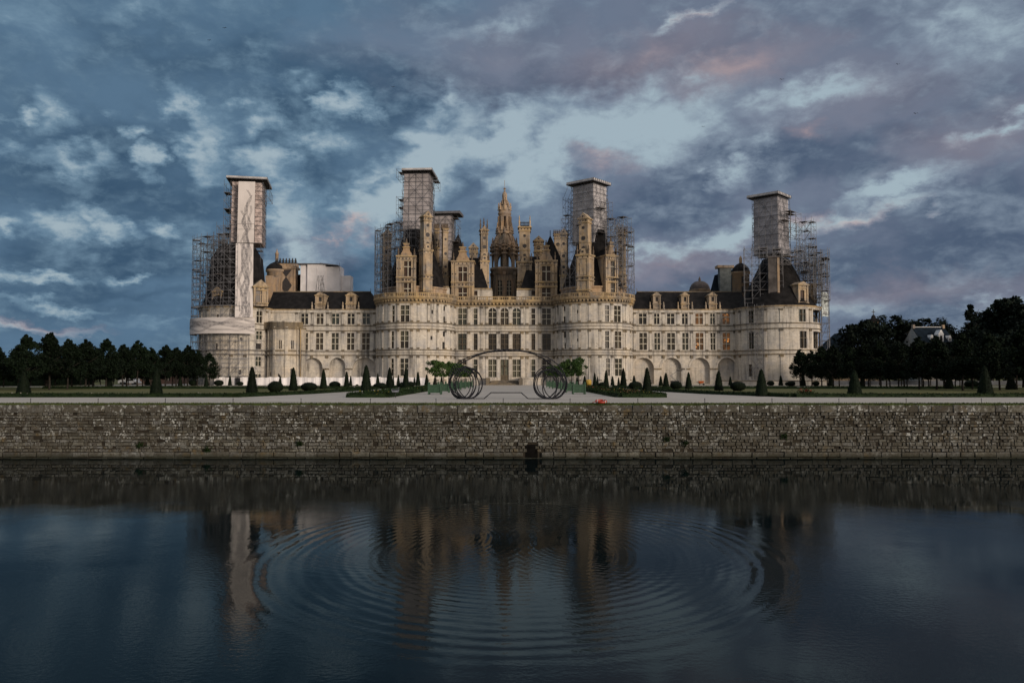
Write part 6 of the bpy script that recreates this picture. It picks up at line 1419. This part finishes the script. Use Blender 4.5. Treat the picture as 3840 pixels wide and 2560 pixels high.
mb.path(curve([(405, 290), (470, 265), (600, 195), (760, 152), (1050, 130), (1200, 128)], .1, .0, 24), SR, 0, 6); mb.path(curve([(1290, 140), (1480, 205), (1600, 290), (1700, 385), (1740, 520), (1720, 660), (1600, 785)], .1, .0, 30), SR, 0, 6)
mb.build('roof_arches', MST, sc)
mb = MB(); pts = [(340, 788), (720, 789), (812, 704), (1228, 704), (1322, 788), (1660, 790)]; P = []
for px, py in pts: X, Z_ = at(*Z11(px, py), SY); P.append((X, SY, max(Z_, G + .03)))
mb.path(P[1:5], SR, 0, 6); mb.path(P[:2], .028, 0, 6); mb.path(P[4:], .028, 0, 6); mb.build('sill_tube', MST, sc)
# iron stakes along the turf
st = None
us = (115, 368, 620, 874, 1129, 1389, 1635, 1887, 2138, 2392, 2643, 2895, 3146, 3398, 3680)
for k, u in enumerate(us):
    mb = MB()
    if st is None: mb.tube((0, 0, -.1), (0, 0, .30), .024, 0, 6); mb.lathe([(.024, .29), (.038, .31), (.024, .335), (.001, .34)], 0, 0, 6); st = o = mb.build('iron_stake', MBL)
    else: o = st.copy(); COL.objects.link(o)
    o.location = (at(u, 1500, WY + .92)[0], WY + .92, G - .02); o['label'] = f'thin dark iron stake on the canal edge, {ORD[k]} from the left end of the line'; o['category'] = 'stake'; o['group'] = 'iron stakes along the canal edge'
# lifebuoy lying on the turf
lb = thing('lifebuoy', (at(2254, 1512, WY + .2)[0], WY + .25, G), 'orange-red lifebuoy with white bands lying on the turf at the wall top', 'lifebuoy')
mb = MB(); n_, m_ = 36, 12; c_, s_ = math.cos(R(10)), math.sin(R(10))
def tor(i, j, r_=.34, q=.075): a, b_ = 6.2832 * i / n_, 6.2832 * j / m_; x, y, z = (r_ + q * math.cos(b_)) * math.cos(a), (r_ + q * math.cos(b_)) * math.sin(a), q * math.sin(b_); return (lb.location.x + x, lb.location.y + y * c_ - z * s_, G + .13 + y * s_ + z * c_)
for i in range(n_):
    for j in range(m_): mb.poly([tor(i, j), tor(i + 1, j), tor(i + 1, j + 1), tor(i, j + 1)], 0, True)
mb.build('ring', MRD, lb)
for a in (4, 13, 22, 31):
    mb = MB()
    for i in range(a, a + 1):
        for j in range(m_): mb.poly([tor(i, j, .34, .081), tor(i + 1, j, .34, .081), tor(i + 1, j + 1, .34, .081), tor(i, j + 1, .34, .081)], 0, True)
    mb.build('band', MWH, lb)
mb = MB(); P = [(lb.location.x - .62, lb.location.y - .1, G + .02), (lb.location.x - .5, lb.location.y - .2, G + .1), (lb.location.x - .36, lb.location.y - .25, G + .12)]; mb.path(P, .02, 0, 6); mb.build('rope', MRD, lb)
# information lectern
lx_, _ = at(1486, 1480, 71.0); lt_ = thing('information_lectern', (lx_, 70.4, G), 'slanted dark information panel on a post beside the left flower bed', 'sign')
P = fr(lx_, 70.4, G, R(8)); mb = MB(); mb.tube(P(0, 0, -.05), P(0, 0, .48), .035, 0, 8); mb.build('post', MBL, lt_)
mb = MB(); A = [P(-.28, -.16, .46), P(.28, -.16, .46), P(.34, .16, .70), P(-.34, .16, .70)]; mb.hexa(A + [(q[0], q[1] - .01, q[2] + .03) for q in A]); mb.build('frame', MTU, lt_)
mb = MB(); A = [P(-.24, -.135, .495), P(.24, -.135, .495), P(.29, .13, .695), P(-.29, .13, .695)]; mb.hexa(A + [(q[0], q[1] - .006, q[2] + .016) for q in A]); mb.build('panel', plain('matt_black_panel', (.012, .012, .012), .95, .3, 4, .02), lt_)
# long white tube lying against the coping below the sculpture
mb = MB(); a = at(1897, 1541, WY - .14); b_ = at(2088, 1542, WY - .14); mb.tube((a[0], WY - .13, a[1]), (b_[0], WY - .13, b_[1]), .018, 0, 6); o = mb.build('cable_conduit', MWH); o['label'] = 'thin pale conduit fixed along the canal wall below the sculpture'; o['category'] = 'pipe'
# white site hoarding at the foot of the left half
hd = thing('site_hoarding', (-45, 183, G), 'long white cloth covered site fence along the foot of the castle left half', 'fence'); k = 0
for u0, u1 in zip(np.linspace(803, 1600, 24)[:-1], np.linspace(803, 1600, 24)[1:]):
    x0, x1 = at(u0, 1430, 182.5)[0], at(u1, 1430, 182.5)[0]; mb = MB(); h0 = 1.85 + rnd.uniform(-.1, .1)
    for i in range(6):
        f = lambda t: x0 + (x1 - x0) * t; d = lambda t: 182.5 + .08 * math.sin(t * 9 + k); t0, t1 = i / 6, (i + 1) / 6; mb.poly([(f(t0), d(t0), G), (f(t1), d(t1), G), (f(t1), d(t1), G + h0 - .12 * math.sin(math.pi * t1)), (f(t0), d(t0), G + h0 - .12 * math.sin(math.pi * t0))], 0, True)
    mb.tube((x0, 182.6, G), (x0, 182.6, G + 1.95), .04, 1); mb.build('cloth_panel', [MSW, MTU], hd); k += 1
mb = MB(); x0, x1 = at(881, 1430, 182)[0], at(899, 1430, 182)[0]; mb.box(x0, x1, 182.1, 182.35, G, G + 1.7); mb.build('dark_door', MBL, hd)
# low stone parapet of the dry moat on the right
mb = MB(); x0, x1 = at(2708, 1430, 182)[0], at(3125, 1430, 182)[0]; mb.box(x0, x1, 181.8, 182.3, G - .1, G + .95); mb.box(x0 - .1, x1 + .1, 181.7, 182.4, G + .95, G + 1.1, 1); o = mb.build('moat_parapet', [MS, MG]); o['label'] = 'low pale stone parapet at the foot of the right round tower'; o['category'] = 'wall'
mb = MB(); x0, x1 = at(3120, 1440, 186)[0], at(3840, 1440, 186)[0]; mb.box(x0, x1 + 30, 186, 186.5, G - .1, G + 1.0); o = mb.build('garden_wall', [plain('blue_grey_wall', (.085, .09, .10), .85, .25, .6)]); o['label'] = 'long low grey wall behind the right avenue of limes'; o['category'] = 'wall'
# board fence right of the tower
bf = thing('board_fence', (at(3180, 1410, 200)[0], 200, G), 'tall weathered board fence seen under the lime crowns right of the castle', 'fence'); x0, x1 = at(3118, 1410, 200)[0], at(3252, 1410, 200)[0]; n_ = 26; mb = MB()
for i in range(n_): a = x0 + (x1 - x0) * i / n_; mb.box(a + .01, a + (x1 - x0) / n_ - .01, 200, 200.05, G, G + rnd.uniform(2.6, 2.9) + .5)
mb.build('boards', MWO, bf)
for xx in (x0, (x0 + x1) / 2, x1): mb = MB(); mb.box(xx - .1, xx + .1, 199.85, 200, G, G + 3.6); mb.build('post', MWO, bf)
# brick building and vans behind the left avenue
bb = thing('brick_building', (at(550, 1430, 215)[0], 215, G), 'low red brick outbuilding glimpsed under the left avenue trees', 'building'); x0, x1 = at(462, 1430, 212)[0], at(650, 1430, 212)[0]; m = flat(212); H = [(x0 + 2 + 3.1 * i, x0 + 3.2 + 3.1 * i, G + .9, G + 2.3) for i in range(4)]
mb = MB(); gridwall(mb, [x0, x1], [G - .1, G + 3.3], H, m, .25); mb.poly([(x0, 212, G), (x0, 222, G), (x0, 222, G + 3.3), (x0, 212, G + 3.3)]); mb.poly([(x1, 212, G), (x1, 222, G), (x1, 222, G + 3.3), (x1, 212, G + 3.3)]); mb.build('wall', MRB, bb)
for h in H: window(bb, m, h, 1.0, 2, (.6,), muntin=False)
mb = MB(); mb.prism([(x0 - .4, 211.6, G + 3.2), (x0 - .4, 222.4, G + 3.2), (x0 - .4, 217, G + 5.2)], (x1 - x0 + .8, 0, 0)); mb.build('roof', MSL, bb)
def van(x, y, label, L_=4.6, H_=2.1, cab=True):
    v = thing('van', (x, y, G), label, 'van', 'white vehicles under the left trees'); mb = MB()
    prof = [(0, .35), (L_, .35), (L_, H_ * .98), (L_ * .34, H_), (L_ * .20, H_ * .62), (.08, H_ * .50)] if cab else [(0, .35), (L_, .35), (L_ * .97, .85), (L_ * .8, .92), (L_ * .68, H_), (L_ * .3, H_), (L_ * .17, .95), (.03, .82)]
    mb.prism([(x + a, y - .9, G + b_) for a, b_ in prof], (0, 1.8, 0)); mb.build('body', MVW, v); mb = MB(); mb.prism([(x + a, y - .915, G + b_) for a, b_ in (((L_ * .235, H_ * .62), (L_ * .40, H_ * .62), (L_ * .40, H_ * .92), (L_ * .345, H_ * .92)) if cab else ((L_ * .22, .97), (L_ * .74, .97), (L_ * .66, H_ * .94), (L_ * .32, H_ * .94)))], (0, .014, 0)); mb.build('side_window', MGL, v)
    for a in (.18, .80): mb = MB(); mb.disc((x + L_ * a, y - .85, G + .33), (0, 1, 0), .33, 0, 14, .11); mb.build('wheel', MBL, v)
van(at(448, 1440, 198)[0], 198, 'white delivery van parked under the left avenue'); van(at(478, 1440, 196)[0], 194, 'low white car parked beside the white van', 4.0, 1.42, False)
# orange barrow and ochre barrel at the foot of the right wing
x, _ = at(2629, 1440, 183.5); bw = thing('wheelbarrow', (x, 183.5, G), 'bright orange wheelbarrow in front of the third blind arch', 'wheelbarrow'); mb = MB()
mb.hexa([(x - .42, 183.1, G + .45), (x + .42, 183.1, G + .45), (x + .42, 183.9, G + .45), (x - .42, 183.9, G + .45), (x - .62, 182.9, G + .95), (x + .62, 182.9, G + .95), (x + .62, 184.1, G + .95), (x - .62, 184.1, G + .95)]); mb.build('tray', MOR, bw)
for yy in (183.2, 183.8): mb = MB(); mb.path([(x - 1.0, yy, G + .75), (x - .35, yy, G + .4), (x + .6, 183.5, G + .22)], .05); mb.tube((x - .3, yy, G + .4), (x - .36, yy, G - .02), .05); mb.build('handle', MBL, bw)
mb = MB(); mb.disc((x + .6, 183.5, G + .22), (0, 1, 0), .22, 0, 14, .06); mb.build('wheel', MBL, bw)
x, _ = at(2160 + 138 / 2.94, 1436, 182); mb = MB(); mb.lathe([(.02, G), (.62, G), (.70, G + .5), (.70, G + .9), (.55, G + 1.25), (.02, G + 1.3)], x, 182, 16); o = mb.build('salt_bin', MYE); o['label'] = 'ochre yellow plastic bin behind the right planter row'; o['category'] = 'bin'
# folded mechanical lift arm in front of the second arch
x, _ = at(2530, 1430, 186); la = thing('lift_arm', (x, 186, G), 'small dark lifting machine with raised jointed arm before the second arch', 'lift'); mb = MB(); mb.box(x - .9, x + .9, 185.4, 186.6, G + .3, G + 1.0); mb.build('chassis', MBL, la)
for a in (-.6, .6): mb = MB(); mb.disc((x + a, 185.35, G + .32), (0, 1, 0), .32, 0, 12, .1); mb.build('wheel', MBL, la)
mb = MB(); mb.tube((x + .3, 186, G + 1), (x - 1.0, 186, G + 2.2), .09); mb.tube((x - 1.0, 186, G + 2.2), (x + .9, 186, G + 3.4), .07); mb.build('arm', MTU, la)
mb = MB(); mb.box(x + .8, x + 1.7, 185.6, 186.4, G + 3.3, G + 3.5); mb.build('platform', MBL, la)
# house and belfry beyond the right avenue
hy = 246; x0, zr = at(3452, 1224, hy); x1, _ = at(3578, 1224, hy); _, ze = at(3500, 1280, hy)
hs = thing('slate_roofed_house', ((x0 + x1) / 2, hy, G), 'old pale house with steep dark slate roof and stone dormers among the right trees', 'house'); mb = MB(); ya, yb = hy, hy + 11
m = flat(ya); H = [(x0 + 1.2 + 2.6 * i, x0 + 2.3 + 2.6 * i, ze - 3.2, ze - 1.2) for i in range(4)]; gridwall(mb, [x0, x1], [G, ze], H, m, .3)
MHW = stone('house_plaster', (.34, .34, .335), stain=(.15, .15, .15))
for xx in (x0, x1): mb.poly([(xx, ya, G), (xx, yb, G), (xx, yb, ze), (xx, (ya + yb) / 2, zr), (xx, ya, ze)])
mb.poly([(x0, yb, G), (x1, yb, G), (x1, yb, ze), (x0, yb, ze)]); mb.build('wall', MHW, hs)
for h in H: window(hs, m, h, 1.0, 2, (.6,), muntin=False)
mb = MB(); ym = (ya + yb) / 2; sl_ = (zr - ze) / (ym - ya); e = .5
mb.poly([(x0 + .1, ya - e, ze - e * sl_ + .12), (x1 - .1, ya - e, ze - e * sl_ + .12), (x1 - .1, ym, zr + .12), (x0 + .1, ym, zr + .12)]); mb.poly([(x1 - .1, yb + e, ze - e * sl_ + .12), (x0 + .1, yb + e, ze - e * sl_ + .12), (x0 + .1, ym, zr + .12), (x1 - .1, ym, zr + .12)]); rf = mb.build('roof', MSB, hs)
mb = MB(); mb.box(x0, x1, ym - .12, ym + .12, zr + .1, zr + .25); mb.build('ridge', MVW, rf)
for xx in (x0 + .5, x1 - .5): mb = MB(); mb.box(xx - .35, xx + .35, ym - .5, ym + .5, zr - 1, zr + .9); mb.build('chimney', MUW, hs)
for f, wd, hh in ((.33, .9, 2.1), (.60, 1.6, 3.6), (.86, .8, 1.9)):
    xx = x0 + (x1 - x0) * f; mb = MB(); mb.box(xx - wd / 2, xx + wd / 2, ya - .1, ya + 3, ze - .2, ze + hh * .6); mb.prism([(xx - wd / 2 - .1, ya - .15, ze + hh * .6), (xx + wd / 2 + .1, ya - .15, ze + hh * .6), (xx + .15, ya - .15, ze + hh), (xx - .15, ya - .15, ze + hh)], (0, 2.6, 0)); mb.box(xx - wd * .22, xx + wd * .22, ya - .13, ya - .09, ze + .1, ze + hh * .5, 1); mb.build('roof_dormer', [MVW, MGL], hs)
by = 330; x, zt = at(3275, 1165, by); bt = thing('belfry', (x, by, G), 'small stone belfry with dark cap and cross rising above the round dark tree', 'church tower'); zb = at(3275, 1205, by)[1]
mb = MB(); mb.lathe([(2.3, G), (2.3, zb - 5.2), (2.5, zb - 5.1), (2.5, zb - 4.8), (2.0, zb - 4.7)], x, by, 8, 0, R(22.5), R(382.5), False)
for k in range(8): a = R(45 * k + 22.5); mb.tube((x + 1.9 * math.sin(a), by - 1.9 * math.cos(a), zb - 4.8), (x + 1.9 * math.sin(a), by - 1.9 * math.cos(a), zb - .2), .32, 0, 6)
mb.build('tower', MU, bt); mb = MB(); mb.lathe([(2.7, zb - .3), (2.7, zb + .2), (2.4, zb + .25), (2.4, zb + .9), (1.0, zb + 1.2), (.8, zb + 2.2), (.2, zb + 2.8)], x, by, 12); mb.build('cap', MSL, bt)
mb = MB(); mb.box(x - .1, x + .1, by - .1, by + .1, zb + 2.7, zt + .6); mb.box(x - .7, x + .7, by - .1, by + .1, zt - .6, zt - .35); mb.build('cross', MBL, bt)
hx, hz = at(3135, 1302, 232); hp = thing('gabled_house', (hx, 232, G), 'gable of a dark-roofed cottage between the castle scaffold and the round tree', 'house'); mb = MB(); mb.box(hx - 5, hx + 5, 232, 241, G, hz - 3.2); mb.build('wall', MHW, hp); mb = MB(); mb.prism([(hx - 5.4, 231.6, hz - 3.3), (hx + 5.4, 231.6, hz - 3.3), (hx + 3.5, 231.6, hz + 4.5)], (0, 10, 0)); mb.build('roof', MSB, hp)
# ---- birds high over the castle
for k, (u, v, Y, lab) in enumerate(((842, 106, 150, 'dark bird, highest on the left, against grey cloud'), (784, 152, 160, 'dark bird just below the highest one on the left'), (1474, 327, 170, 'dark bird over the pale gap left of centre'), (3367, 242, 150, 'dark bird highest on the right'), (2932, 299, 140, 'dark bird flying right of centre under mauve cloud'), (3434, 427, 120, 'largest dark bird with spread wings on the right'), (2637, 476, 170, 'tiny dark bird above the right chimney scaffold'))):
    x, z = at(u, v, Y); mb = MB(); s = .42
    mb.tube((x - .04, Y - .28 * s, z), (x, Y + .3 * s, z + .02), .07 * s, 0, 6, .02)
    for sg in (-1, 1): mb.poly([(x, Y - .12, z + .02), (x + sg * s * .6, Y - .02, z + .16), (x + sg * s * 1.15, Y + .12, z + .05), (x + sg * s * .6, Y + .12, z + .14), (x, Y + .1, z + .02)])
    o = mb.build('bird', MBL); o['label'] = lab; o['category'] = 'bird'; o['group'] = 'birds over the castle'
